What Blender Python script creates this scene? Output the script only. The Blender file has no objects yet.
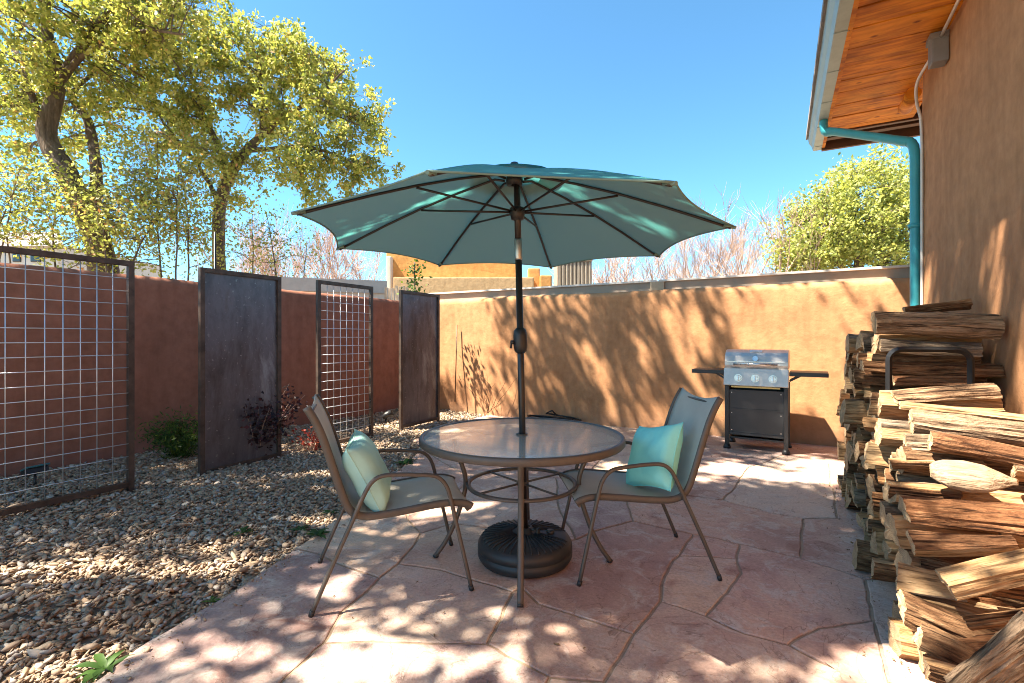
import bpy, bmesh, math, random
import numpy as np
from mathutils import Vector, Matrix, noise

random.seed(7)
RNG = np.random.default_rng(11)
S = bpy.context.scene
COL = S.collection
R = math.radians

# ------------------------------------------------------------------ camera frame (used only to survey the place)
H = 1.30; F = 483.6; YAW = R(29.0); CX = 512.0; HZ = 338.0
RV = (math.cos(YAW), math.sin(YAW)); CV = (-math.sin(YAW), math.cos(YAW))
def rc(r, c, z=0.0):
    return Vector((RV[0]*r + CV[0]*c, RV[1]*r + CV[1]*c, z))
def gz(px, py, z=0.0):                     # surveyed point at height z
    c = (H - z) * F / (py - HZ); return rc((px-CX)/F*c, c, z)
def gc(px, py, c):                         # surveyed point at depth c
    return rc((px-CX)/F*c, c, H - (py-HZ)/F*c)
def gy(px, py, y):                         # surveyed point on the plane y
    k = (px-CX)/F; c = y/(CV[1] + RV[1]*k); return rc(k*c, c, H - (py-HZ)/F*c)

SUN_EL = R(57.8); SAX, SAY = 0.745, 0.667
SUND = Vector((SAX*math.cos(SUN_EL), SAY*math.cos(SUN_EL), -math.sin(SUN_EL)))

# ------------------------------------------------------------------ materials
def new_mat(name):
    m = bpy.data.materials.new(name); m.use_nodes = True
    nt = m.node_tree
    for n in list(nt.nodes): nt.nodes.remove(n)
    out = nt.nodes.new('ShaderNodeOutputMaterial')
    return m, nt, out
def N(nt, typ, **kw):
    n = nt.nodes.new(typ)
    for k, v in kw.items():
        if k in n.inputs.keys(): n.inputs[k].default_value = v
        else: setattr(n, k, v)
    return n
def L(nt, a, ao, b, bi): nt.links.new(a.outputs[ao], b.inputs[bi])
def rgba(c): return (c[0], c[1], c[2], 1.0)
def ramp(nt, stops, interp='LINEAR'):
    r = nt.nodes.new('ShaderNodeValToRGB'); r.color_ramp.interpolation = interp
    e = r.color_ramp.elements
    e[0].position = stops[0][0]; e[0].color = rgba(stops[0][1])
    e[1].position = stops[-1][0]; e[1].color = rgba(stops[-1][1])
    for p, c in stops[1:-1]:
        x = e.new(p); x.color = rgba(c)
    return r
def coords(nt, kind='Object', scale=(1, 1, 1)):
    t = nt.nodes.new('ShaderNodeTexCoord'); m = nt.nodes.new('ShaderNodeMapping')
    m.inputs['Scale'].default_value = scale
    nt.links.new(t.outputs[kind], m.inputs['Vector']); return m
def nz(nt, vec, scale, detail=6, rough=0.6, dist=0.0):
    n = N(nt, 'ShaderNodeTexNoise', Scale=scale, Detail=detail, Roughness=rough, Distortion=dist)
    if vec is not None: nt.links.new(vec.outputs[0], n.inputs['Vector'])
    return n
def mixc(nt, fac, a, b, blend='MIX'):
    m = nt.nodes.new('ShaderNodeMix'); m.data_type = 'RGBA'; m.blend_type = blend
    for s, v in ((0, fac), (6, a), (7, b)):
        if isinstance(v, (int, float)): m.inputs[s].default_value = v
        elif isinstance(v, tuple): m.inputs[s].default_value = rgba(v)
        else: nt.links.new(v, m.inputs[s])
    return m
def bump(nt, hsock, strength, dist, prev=None):
    b = N(nt, 'ShaderNodeBump', Strength=strength, Distance=dist)
    nt.links.new(hsock, b.inputs['Height'])
    if prev: nt.links.new(prev.outputs[0], b.inputs['Normal'])
    return b

def simple(name, col, rough=0.6, metal=0.0, var=0.12, nscale=8.0, bmp=0.0, bdist=0.002, bscale=60.0, spec=0.5, coord='Object'):
    m, nt, out = new_mat(name)
    p = N(nt, 'ShaderNodeBsdfPrincipled', Roughness=rough, Metallic=metal)
    p.inputs['Specular IOR Level'].default_value = spec
    v = coords(nt, coord)
    n = nz(nt, v, nscale, 6, .65)
    lo = tuple(max(0, c*(1-var)) for c in col); hi = tuple(min(1, c*(1+var)) for c in col)
    r = ramp(nt, [(.3, lo), (.7, hi)]); L(nt, n, 'Fac', r, 'Fac'); L(nt, r, 'Color', p, 'Base Color')
    rr = N(nt, 'ShaderNodeMapRange'); rr.inputs['To Min'].default_value = max(.02, rough-.1); rr.inputs['To Max'].default_value = min(1, rough+.12)
    L(nt, n, 'Fac', rr, 'Value'); L(nt, rr, 'Result', p, 'Roughness')
    if bmp:
        n2 = nz(nt, v, bscale, 4, .6); b = bump(nt, n2.outputs['Fac'], bmp, bdist); L(nt, b, 0, p, 'Normal')
    L(nt, p, 0, out, 0); return m

def mat_stucco(name, base, var=.16):
    m, nt, out = new_mat(name)
    p = N(nt, 'ShaderNodeBsdfPrincipled', Roughness=.93); p.inputs['Specular IOR Level'].default_value = .15
    v = coords(nt)
    n1 = nz(nt, v, 1.1, 7, .62, .4); n2 = nz(nt, v, 9, 5, .6); n3 = nz(nt, v, 130, 3, .7)
    vs = coords(nt, 'Object', (5, 5, .8)); n4 = nz(nt, vs, 1.6, 5, .6)
    r = ramp(nt, [(.28, tuple(c*(1-var) for c in base)), (.5, base), (.75, tuple(c*(1+var) for c in base))]); L(nt, n1, 'Fac', r, 'Fac')
    r2 = ramp(nt, [(.3, (.78, .75, .72)), (.7, (1.1, 1.09, 1.08))]); L(nt, n2, 'Fac', r2, 'Fac')
    mx = mixc(nt, .8, r.outputs['Color'], r2.outputs['Color'], 'MULTIPLY')
    r4 = ramp(nt, [(.42, (1, 1, 1)), (.64, (.85, .83, .81))]); L(nt, n4, 'Fac', r4, 'Fac')
    mx2 = mixc(nt, .7, mx.outputs[2], r4.outputs['Color'], 'MULTIPLY')
    # dusty splash band at the foot of the wall
    sx = N(nt, 'ShaderNodeSeparateXYZ'); g = nt.nodes.new('ShaderNodeNewGeometry'); L(nt, g, 'Position', sx, 0)
    mr = N(nt, 'ShaderNodeMapRange'); mr.inputs['From Min'].default_value = .0; mr.inputs['From Max'].default_value = .3
    mr.inputs['To Min'].default_value = 1; mr.inputs['To Max'].default_value = 0
    L(nt, sx, 'Z', mr, 'Value')
    ml = N(nt, 'ShaderNodeMath', operation='MULTIPLY'); L(nt, mr, 0, ml, 0); L(nt, n2, 'Fac', ml, 1)
    mx3 = mixc(nt, ml.outputs[0], mx2.outputs[2], (base[0]*.85, base[1]*.95, base[2]*1.2))
    L(nt, mx3, 2, p, 'Base Color')
    b1 = bump(nt, n3.outputs['Fac'], .55, .004); b2 = bump(nt, n2.outputs['Fac'], .5, .015, b1)
    L(nt, b2, 0, p, 'Normal'); L(nt, p, 0, out, 0); return m

def mat_stone():
    m, nt, out = new_mat('flagstone')
    p = N(nt, 'ShaderNodeBsdfPrincipled', Roughness=.62); p.inputs['Specular IOR Level'].default_value = .35
    v = coords(nt); g = nt.nodes.new('ShaderNodeNewGeometry')
    n1 = nz(nt, v, 1.6, 8, .62, 1.2)
    r1 = ramp(nt, [(.25, (.31, .225, .205)), (.42, (.42, .315, .28)), (.55, (.51, .405, .345)), (.68, (.39, .315, .295)), (.82, (.32, .205, .17))])
    L(nt, n1, 'Fac', r1, 'Fac')
    # per-slab cast
    r2 = ramp(nt, [(0, (1.35, 1.10, .88)), (.18, (.82, .76, .80)), (.36, (1.38, 1.28, 1.05)), (.52, (1.02, .84, .78)), (.68, (1.25, 1.2, 1.1)), (.84, (.92, .74, .68)), (1, (1.2, .98, .86))])
    L(nt, g, 'Random Per Island', r2, 'Fac')
    mx = mixc(nt, 1.0, r1.outputs['Color'], r2.outputs['Color'], 'MULTIPLY')
    # rust red blotches
    n2 = nz(nt, v, 2.3, 6, .6, .6); r3 = ramp(nt, [(.58, (0, 0, 0)), (.68, (1, 1, 1))]); L(nt, n2, 'Fac', r3, 'Fac')
    mx2 = mixc(nt, r3.outputs['Color'], mx.outputs[2], (.33, .17, .13))
    # pale lime bloom
    n3 = nz(nt, v, 5.5, 9, .72, .9); r4 = ramp(nt, [(.50, (0, 0, 0)), (.66, (.9, .9, .9))]); L(nt, n3, 'Fac', r4, 'Fac')
    mx3 = mixc(nt, r4.outputs['Color'], mx2.outputs[2], (.58, .50, .44))
    n5 = nz(nt, v, 60, 4, .7); r5 = ramp(nt, [(.3, (.70, .68, .66)), (.7, (1.16, 1.16, 1.16))]); L(nt, n5, 'Fac', r5, 'Fac')
    mx4 = mixc(nt, .75, mx3.outputs[2], r5.outputs['Color'], 'MULTIPLY')
    L(nt, mx4, 2, p, 'Base Color')
    # flaked layers: stepped noise
    n6 = nz(nt, v, 1.9, 7, .55, .8)
    mul = N(nt, 'ShaderNodeMath', operation='MULTIPLY'); mul.inputs[1].default_value = 9; L(nt, n6, 'Fac', mul, 0)
    fl = N(nt, 'ShaderNodeMath', operation='FLOOR'); L(nt, mul, 0, fl, 0)
    b1 = bump(nt, n5.outputs['Fac'], .5, .005); b2 = bump(nt, fl.outputs[0], .55, .008, b1)
    b3 = bump(nt, n3.outputs['Fac'], .6, .02, b2)
    # thin dark flake edges and hairline cracks
    fr = N(nt, 'ShaderNodeMath', operation='FRACT'); L(nt, mul, 0, fr, 0)
    re_ = ramp(nt, [(0, (.42, .36, .32)), (.07, (1, 1, 1)), (1, (1, 1, 1))]); L(nt, fr, 0, re_, 'Fac')
    mx5 = mixc(nt, .75, mx4.outputs[2], re_.outputs['Color'], 'MULTIPLY'); L(nt, mx5, 2, p, 'Base Color')
    L(nt, b3, 0, p, 'Normal'); L(nt, p, 0, out, 0); return m

def mat_gravel():
    m, nt, out = new_mat('river_gravel')
    p = N(nt, 'ShaderNodeBsdfPrincipled', Roughness=.8); p.inputs['Specular IOR Level'].default_value = .3
    g = nt.nodes.new('ShaderNodeNewGeometry')
    r = ramp(nt, [(0, (.20, .135, .09)), (.14, (.32, .22, .145)), (.32, (.42, .30, .20)), (.48, (.25, .185, .14)), (.62, (.50, .385, .27)), (.76, (.35, .25, .17)), (.88, (.30, .28, .27)), (1, (.60, .51, .41))])
    L(nt, g, 'Random Per Island', r, 'Fac')
    v = coords(nt); n = nz(nt, v, 55, 4, .6); r2 = ramp(nt, [(.3, (.78, .77, .75)), (.7, (1.12, 1.12, 1.1))]); L(nt, n, 'Fac', r2, 'Fac')
    mx = mixc(nt, .8, r.outputs['Color'], r2.outputs['Color'], 'MULTIPLY'); L(nt, mx, 2, p, 'Base Color')
    L(nt, p, 0, out, 0); return m

def mat_leaf(name, stops, trans=.5, rough=.5):
    m, nt, out = new_mat(name)
    g = nt.nodes.new('ShaderNodeNewGeometry')
    r = ramp(nt, stops); L(nt, g, 'Random Per Island', r, 'Fac')
    p = N(nt, 'ShaderNodeBsdfPrincipled', Roughness=rough); p.inputs['Specular IOR Level'].default_value = .3
    t = N(nt, 'ShaderNodeBsdfTranslucent')
    L(nt, r, 'Color', p, 'Base Color')
    br = mixc(nt, 1.0, r.outputs['Color'], (1.25, 1.2, .7), 'MULTIPLY'); L(nt, br, 2, t, 'Color')
    mx = N(nt, 'ShaderNodeMixShader', Fac=trans); nt.links.new(p.outputs[0], mx.inputs[1]); nt.links.new(t.outputs[0], mx.inputs[2])
    L(nt, mx, 0, out, 0); return m

def mat_grain(name, stops, scale=(2.2, 26, 26), bstr=.8, bdist=.012, rough=.85, tint=True, fine=6.0, cracks=0.0):
    """wood that runs along local x"""
    m, nt, out = new_mat(name)
    p = N(nt, 'ShaderNodeBsdfPrincipled', Roughness=rough); p.inputs['Specular IOR Level'].default_value = .2
    v = coords(nt, 'Object', scale); oi = nt.nodes.new('ShaderNodeObjectInfo')
    ad = N(nt, 'ShaderNodeVectorMath', operation='ADD'); cmb = N(nt, 'ShaderNodeCombineXYZ')
    mm = N(nt, 'ShaderNodeMath', operation='MULTIPLY'); mm.inputs[1].default_value = 37; L(nt, oi, 'Random', mm, 0)
    L(nt, mm, 0, cmb, 0); L(nt, mm, 0, cmb, 1); L(nt, v, 0, ad, 0); L(nt, cmb, 0, ad, 1)
    n1 = nz(nt, ad, 1.0, 8, .65, .7); n2 = nz(nt, ad, fine, 5, .7, .2)
    r = ramp(nt, stops); L(nt, n1, 'Fac', r, 'Fac')
    r2 = ramp(nt, [(.3, (.66, .64, .62)), (.68, (1.15, 1.13, 1.1))]); L(nt, n2, 'Fac', r2, 'Fac')
    mx = mixc(nt, .8, r.outputs['Color'], r2.outputs['Color'], 'MULTIPLY'); last = mx.outputs[2]
    if tint:
        r3 = ramp(nt, [(0, (.85, .86, .88)), (.35, (1.05, .98, .9)), (.7, (1.22, .98, .78)), (1, (.95, .92, .9))]); L(nt, oi, 'Random', r3, 'Fac')
        last = mixc(nt, .85, last, r3.outputs['Color'], 'MULTIPLY').outputs[2]
    if cracks:
        vc = coords(nt, 'Object', (4.5, 75, 75)); ad2 = N(nt, 'ShaderNodeVectorMath', operation='ADD'); L(nt, vc, 0, ad2, 0); L(nt, cmb, 0, ad2, 1)
        n7 = nz(nt, ad2, 1.0, 3, .55, .3); r7 = ramp(nt, [(.36, (.16, .13, .11)), (.45, (1, 1, 1))]); L(nt, n7, 'Fac', r7, 'Fac')
        last = mixc(nt, cracks, last, r7.outputs['Color'], 'MULTIPLY').outputs[2]
    nt.links.new(last, p.inputs['Base Color'])
    b1 = bump(nt, n2.outputs['Fac'], bstr*.6, bdist*.5)
    if cracks: b1 = bump(nt, n7.outputs['Fac'], .8, .012, b1)
    b2 = bump(nt, n1.outputs['Fac'], bstr, bdist, b1)
    L(nt, b2, 0, p, 'Normal'); L(nt, p, 0, out, 0); return m

def mat_endgrain():
    m, nt, out = new_mat('log_end_grain')
    p = N(nt, 'ShaderNodeBsdfPrincipled', Roughness=.85)
    t = nt.nodes.new('ShaderNodeTexCoord'); mp = nt.nodes.new('ShaderNodeMapping'); mp.inputs['Scale'].default_value = (0, 1, 1)
    nt.links.new(t.outputs['Object'], mp.inputs['Vector'])
    w = N(nt, 'ShaderNodeTexWave', Scale=38, Distortion=3.5, Detail=3); w.wave_type = 'RINGS'; w.rings_direction = 'X'
    nt.links.new(mp.outputs[0], w.inputs['Vector'])
    v = coords(nt); n = nz(nt, v, 22, 6, .7)
    r = ramp(nt, [(.2, (.38, .25, .14)), (.6, (.55, .40, .24)), (.9, (.47, .32, .19))]); L(nt, w, 'Fac', r, 'Fac')
    r2 = ramp(nt, [(.3, (.5, .46, .42)), (.65, (1.1, 1.08, 1.02))]); L(nt, n, 'Fac', r2, 'Fac')
    mx = mixc(nt, .85, r.outputs['Color'], r2.outputs['Color'], 'MULTIPLY'); L(nt, mx, 2, p, 'Base Color')
    b = bump(nt, n.outputs['Fac'], .6, .006); L(nt, b, 0, p, 'Normal'); L(nt, p, 0, out, 0); return m

def mat_planks():
    """soffit boards: plank seams across the run of the eave (local y), grain along x"""
    m, nt, out = new_mat('stained_soffit_boards')
    p = N(nt, 'ShaderNodeBsdfPrincipled', Roughness=.62); p.inputs['Specular IOR Level'].default_value = .2
    v = coords(nt, 'Object', (1.4, 9, 9)); n = nz(nt, v, 1.0, 7, .6, 1.5)
    r = ramp(nt, [(.25, (.26, .06, .005)), (.45, (.56, .18, .012)), (.6, (.72, .28, .022)), (.8, (.42, .115, .008))]); L(nt, n, 'Fac', r, 'Fac')
    v2 = coords(nt, 'Object', (3.5, 5, 5)); n2 = nz(nt, v2, 1.0, 3, .5, .8)
    r2 = ramp(nt, [(.3, (.62, .56, .5)), (.6, (1.15, 1.1, 1.0))]); L(nt, n2, 'Fac', r2, 'Fac')
    mx = mixc(nt, .8, r.outputs['Color'], r2.outputs['Color'], 'MULTIPLY')
    v3 = coords(nt, 'Object', (4, 6, 6)); vo = N(nt, 'ShaderNodeTexVoronoi', Scale=1.0); nt.links.new(v3.outputs[0], vo.inputs['Vector']); r3 = ramp(nt, [(.05, (.25, .14, .08)), (.13, (1, 1, 1))]); L(nt, vo, 'Distance', r3, 'Fac')
    mx = mixc(nt, .9, mx.outputs[2], r3.outputs['Color'], 'MULTIPLY'); L(nt, mx, 2, p, 'Base Color')
    b = bump(nt, n.outputs['Fac'], .25, .004); L(nt, b, 0, p, 'Normal'); L(nt, p, 0, out, 0); return m

def mat_steel_sheet():
    m, nt, out = new_mat('raw_steel_sheet')
    p = N(nt, 'ShaderNodeBsdfPrincipled', Metallic=.8, Roughness=.42)
    v = coords(nt); vs = coords(nt, 'Object', (1, 2.4, .9)); oi = nt.nodes.new('ShaderNodeObjectInfo')
    ad = N(nt, 'ShaderNodeVectorMath', operation='ADD'); cmb = N(nt, 'ShaderNodeCombineXYZ'); L(nt, oi, 'Random', cmb, 1); L(nt, vs, 0, ad, 0); L(nt, cmb, 0, ad, 1)
    n1 = nz(nt, ad, 1.5, 9, .72, .25)
    r = ramp(nt, [(.25, (.05, .048, .052)), (.42, (.11, .10, .11)), (.55, (.16, .15, .165)), (.66, (.12, .105, .11)), (.8, (.34, .36, .40))]); L(nt, n1, 'Fac', r, 'Fac')
    n2 = nz(nt, v, 3.1, 7, .6, .5); r2 = ramp(nt, [(.60, (0, 0, 0)), (.78, (.7, .7, .7))]); L(nt, n2, 'Fac', r2, 'Fac')
    mx = mixc(nt, r2.outputs['Color'], r.outputs['Color'], (.10, .06, .04))
    n3 = nz(nt, ad, .9, 8, .7, .6); r3 = ramp(nt, [(.55, (0, 0, 0)), (.66, (.55, .55, .55)), (.72, (.1, .1, .1))]); L(nt, n3, 'Fac', r3, 'Fac')
    mxa = mixc(nt, r3.outputs['Color'], mx.outputs[2], (.36, .40, .43))
    vd = coords(nt, 'Object', (1, 3, 30)); n4 = nz(nt, vd, 2.5, 4, .7); r4 = ramp(nt, [(.62, (0, 0, 0)), (.74, (.5, .5, .5))]); L(nt, n4, 'Fac', r4, 'Fac')
    n6 = nz(nt, v, 26, 3, .6); r6 = ramp(nt, [(.64, (0, 0, 0)), (.70, (.6, .6, .6))]); L(nt, n6, 'Fac', r6, 'Fac')
    mxb = mixc(nt, r4.outputs['Color'], mxa.outputs[2], (.27, .25, .26)); mx = mixc(nt, r6.outputs['Color'], mxb.outputs[2], (.32, .31, .31))
    L(nt, mx, 2, p, 'Base Color')
    rr = ramp(nt, [(.3, (.3, .3, .3)), (.7, (.62, .62, .62))]); L(nt, n1, 'Fac', rr, 'Fac'); L(nt, rr, 'Color', p, 'Roughness')
    b = bump(nt, n1.outputs['Fac'], .12, .01); L(nt, b, 0, p, 'Normal'); L(nt, p, 0, out, 0); return m

def mat_fabric_trans(name, col, tcol, fac, under=None):
    m, nt, out = new_mat(name)
    p = N(nt, 'ShaderNodeBsdfPrincipled', Roughness=.8); p.inputs['Specular IOR Level'].default_value = .2
    v = coords(nt); n = nz(nt, v, 5, 6, .6)
    r = ramp(nt, [(.3, tuple(c*.88 for c in col)), (.7, tuple(min(1, c*1.1) for c in col))]); L(nt, n, 'Fac', r, 'Fac')
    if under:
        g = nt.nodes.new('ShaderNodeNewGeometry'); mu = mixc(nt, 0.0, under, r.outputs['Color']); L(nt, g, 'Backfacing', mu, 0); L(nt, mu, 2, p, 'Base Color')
    else: L(nt, r, 'Color', p, 'Base Color')
    n2 = nz(nt, v, 420, 2, .5); b = bump(nt, n2.outputs['Fac'], .2, .001); L(nt, b, 0, p, 'Normal')
    t = N(nt, 'ShaderNodeBsdfTranslucent'); t.inputs['Color'].default_value = rgba(tcol)
    mx = N(nt, 'ShaderNodeMixShader', Fac=fac); nt.links.new(p.outputs[0], mx.inputs[1]); nt.links.new(t.outputs[0], mx.inputs[2])
    L(nt, mx, 0, out, 0); return m

def mat_sling():
    m, nt, out = new_mat('chair_sling_mesh')
    p = N(nt, 'ShaderNodeBsdfPrincipled', Roughness=.7)
    v = coords(nt); n = nz(nt, v, 6, 5, .6)
    r = ramp(nt, [(.3, (.60, .56, .49)), (.7, (.70, .66, .58))]); L(nt, n, 'Fac', r, 'Fac')
    ck = N(nt, 'ShaderNodeTexChecker', Scale=330); nt.links.new(v.outputs[0], ck.inputs['Vector'])
    mx = mixc(nt, .12, r.outputs['Color'], ck.outputs['Color'], 'MULTIPLY'); L(nt, mx, 2, p, 'Base Color')
    b = bump(nt, ck.outputs['Fac'], .3, .0008); L(nt, b, 0, p, 'Normal')
    t = N(nt, 'ShaderNodeBsdfTranslucent'); t.inputs['Color'].default_value = (.42, .40, .34, 1)
    ms = N(nt, 'ShaderNodeMixShader', Fac=.22); nt.links.new(p.outputs[0], ms.inputs[1]); nt.links.new(t.outputs[0], ms.inputs[2])
    L(nt, ms, 0, out, 0); return m

def mat_glass_top():
    m, nt, out = new_mat('obscure_table_glass')
    p = N(nt, 'ShaderNodeBsdfPrincipled', Roughness=.25); p.inputs['Base Color'].default_value = (.62, .65, .62, 1); p.inputs['Coat Weight'].default_value = 1; p.inputs['Coat Roughness'].default_value = .06; p.inputs['Coat IOR'].default_value = 1.8
    p.inputs['Specular IOR Level'].default_value = .8
    v = coords(nt); n = nz(nt, v, 90, 3, .5); b = bump(nt, n.outputs['Fac'], .05, .002); L(nt, b, 0, p, 'Normal'); L(nt, b, 0, p, 'Coat Normal')
    t = N(nt, 'ShaderNodeBsdfTransparent'); t.inputs['Color'].default_value = (.86, .92, .89, 1)
    ms = N(nt, 'ShaderNodeMixShader', Fac=.48); nt.links.new(p.outputs[0], ms.inputs[1]); nt.links.new(t.outputs[0], ms.inputs[2])
    L(nt, ms, 0, out, 0); return m

M = {}
M['stucco'] = mat_stucco('terracotta_stucco', (.48, .25, .125), .2)
M['stucco_shade'] = mat_stucco('shaded_stucco', (.29, .125, .082), .1)  # wall stucco darkened: the left wall's shade is put into its colour
M['stucco_house'] = mat_stucco('adobe_house_stucco', (.45, .23, .115), .14)
M['stucco_far'] = mat_stucco('ochre_stucco', (.55, .30, .11), .08)
M['stucco_tan'] = mat_stucco('tan_stucco', (.50, .35, .20), .08)
M['stone'] = mat_stone()
M['mortar'] = simple('sandy_joint', (.31, .22, .15), .95, var=.25, nscale=20, bmp=.6, bdist=.006, bscale=90)
M['gravel'] = mat_gravel()
M['soil'] = simple('gravel_soil', (.20, .145, .10), .95, var=.3, nscale=14, bmp=.6, bdist=.01, bscale=60)
M['ground'] = simple('dry_ground', (.26, .20, .14), .95, var=.25, nscale=.5)
M['bark_tree'] = mat_grain('tree_bark', [(.25, (.05, .038, .03)), (.5, (.13, .10, .08)), (.75, (.22, .18, .145))], (14, 14, 2.2), .9, .03, tint=False)
M['bark_bare'] = simple('twig_bark', (.38, .26, .20), .85, var=.25)
M['leaf_gold'] = mat_leaf('golden_green_leaves', [(0, (.15, .205, .05)), (.3, (.28, .325, .085)), (.65, (.40, .415, .13)), (.94, (.50, .48, .18)), (1, (.46, .27, .11))], .5)
M['leaf_olive'] = mat_leaf('olive_leaves', [(0, (.18, .22, .06)), (.5, (.32, .35, .10)), (.9, (.45, .44, .17)), (1, (.5, .22, .12))], .5)
M['leaf_lime'] = mat_leaf('lime_leaves', [(0, (.20, .25, .06)), (.5, (.35, .39, .11)), (1, (.50, .50, .18))], .45)
M['leaf_green'] = mat_leaf('fresh_green_leaves', [(0, (.025, .06, .014)), (.6, (.06, .125, .025)), (1, (.17, .24, .04))], .4)
M['leaf_burg'] = mat_leaf('burgundy_leaves', [(0, (.02, .011, .013)), (.6, (.05, .02, .024)), (1, (.10, .03, .035))], .3)
M['leaf_red'] = mat_leaf('red_leaves', [(0, (.22, .03, .025)), (.6, (.42, .06, .04)), (1, (.5, .16, .09))], .45)
M['canopy'] = mat_fabric_trans('teal_canopy_cloth', (.075, .33, .36), (.11, .46, .43), .27, (.20, .30, .275))  # last colour greys the underside: canopy shade painted into the cloth
M['pillow_pale'] = simple('pale_aqua_cloth', (.40, .68, .61), .92, var=.07, nscale=7, bmp=.25, bdist=.001, bscale=380, spec=.1)
M['pillow_bright'] = simple('bright_turquoise_cloth', (.28, .74, .67), .92, var=.07, nscale=7, bmp=.25, bdist=.001, bscale=380, spec=.1)
M['pole'] = simple('bronze_pole_paint', (.018, .014, .012), .38, var=.2)
M['black_paint'] = simple('black_satin_paint', (.014, .014, .015), .45, var=.2)
M['frame'] = simple('taupe_powder_coat', (.088, .072, .058), .45, var=.12, nscale=30)
M['sling'] = mat_sling()
M['glass'] = mat_glass_top()
M['plastic'] = simple('charcoal_plastic', (.022, .024, .025), .5, var=.2, bmp=.15, bdist=.001, bscale=200)
M['chrome'] = simple('brushed_collar', (.45, .46, .46), .35, 1.0)
M['stainless'] = simple('stainless_steel', (.50, .475, .45), .42, .65, var=.08, nscale=30)
M['knob'] = simple('knob_chrome', (.66, .63, .6), .28, .8)
M['grill_black'] = simple('grill_black_enamel', (.02, .02, .022), .4, var=.2)
M['grill_grey'] = simple('grill_grey_panel', (.045, .047, .05), .48, .3, var=.15)
M['steel'] = mat_steel_sheet()
M['steel_frame'] = simple('rusting_steel_frame', (.088, .062, .048), .55, .55, var=.45, nscale=9, bmp=.2, bdist=.002)
M['wire'] = simple('galvanised_wire', (.60, .62, .64), .42, .7, var=.1)
M['teal_paint'] = simple('teal_gutter_paint', (.035, .29, .34), .4, var=.1)
M['gutter_grey'] = simple('weathered_gutter_metal', (.29, .36, .345), .5, .2, var=.16, nscale=5)
M['conduit'] = simple('pale_conduit', (.60, .55, .50), .5, .2)
M['box_grey'] = simple('grey_electric_box', (.17, .165, .16), .5)
M['soffit'] = mat_planks()
M['beam_dark'] = simple('dark_stained_beam', (.11, .045, .018), .6, var=.3, nscale=6)
M['cap'] = simple('weathered_white_coping', (.62, .58, .53), .75, var=.12, nscale=3)
M['fascia_shaded'] = simple('shaded_coping_face', (.30, .26, .21), .75, var=.12, nscale=3)  # coping face below the cap, toned down with its shade in the colour
M['grey_paint'] = simple('grey_fascia_paint', (.36, .36, .35), .7, var=.1)
M['pale_house'] = simple('pale_siding', (.52, .50, .46), .8, var=.06)
M['roof_grey'] = simple('grey_shingles', (.19, .18, .18), .9, var=.2)
M['window_dark'] = simple('dark_window', (.03, .04, .05), .12)
M['fence_wood'] = mat_grain('weathered_fence_wood', [(.3, (.32, .27, .21)), (.6, (.5, .44, .36)), (.8, (.42, .36, .29))], (20, 20, 2), .5, .006)
M['bark'] = mat_grain('log_bark', [(.26, (.022, .011, .006)), (.42, (.13, .068, .034)), (.58, (.27, .165, .092)), (.78, (.42, .31, .205))], (5.5, 34, 34), 1.0, .025, cracks=.95)
M['bark_red'] = mat_grain('red_log_bark', [(.26, (.026, .011, .006)), (.42, (.15, .07, .034)), (.6, (.31, .165, .085)), (.8, (.47, .33, .21))], (5.5, 34, 34), 1.0, .025, cracks=.95)
M['bark_grey'] = mat_grain('grey_log_bark', [(.26, (.035, .024, .017)), (.42, (.17, .125, .088)), (.6, (.34, .265, .195)), (.8, (.50, .42, .33))], (5.0, 30, 30), 1.0, .025, cracks=.95)
M['split'] = mat_grain('split_log_wood', [(.24, (.13, .07, .033)), (.42, (.31, .195, .10)), (.6, (.45, .315, .18)), (.82, (.25, .15, .08))], (4.0, 24, 24), .8, .012, cracks=.7)
M['drift'] = mat_grain('driftwood_grey', [(.25, (.18, .125, .08)), (.5, (.29, .215, .145)), (.75, (.37, .295, .22))], (3, 16, 16), .5, .008, tint=False, cracks=.3)
M['end'] = mat_endgrain()
M['litter'] = simple('wood_chips', (.20, .12, .06), .9, var=.5, nscale=30)
M['rubber'] = simple('black_hose_rubber', (.012, .012, .013), .45)

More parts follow.
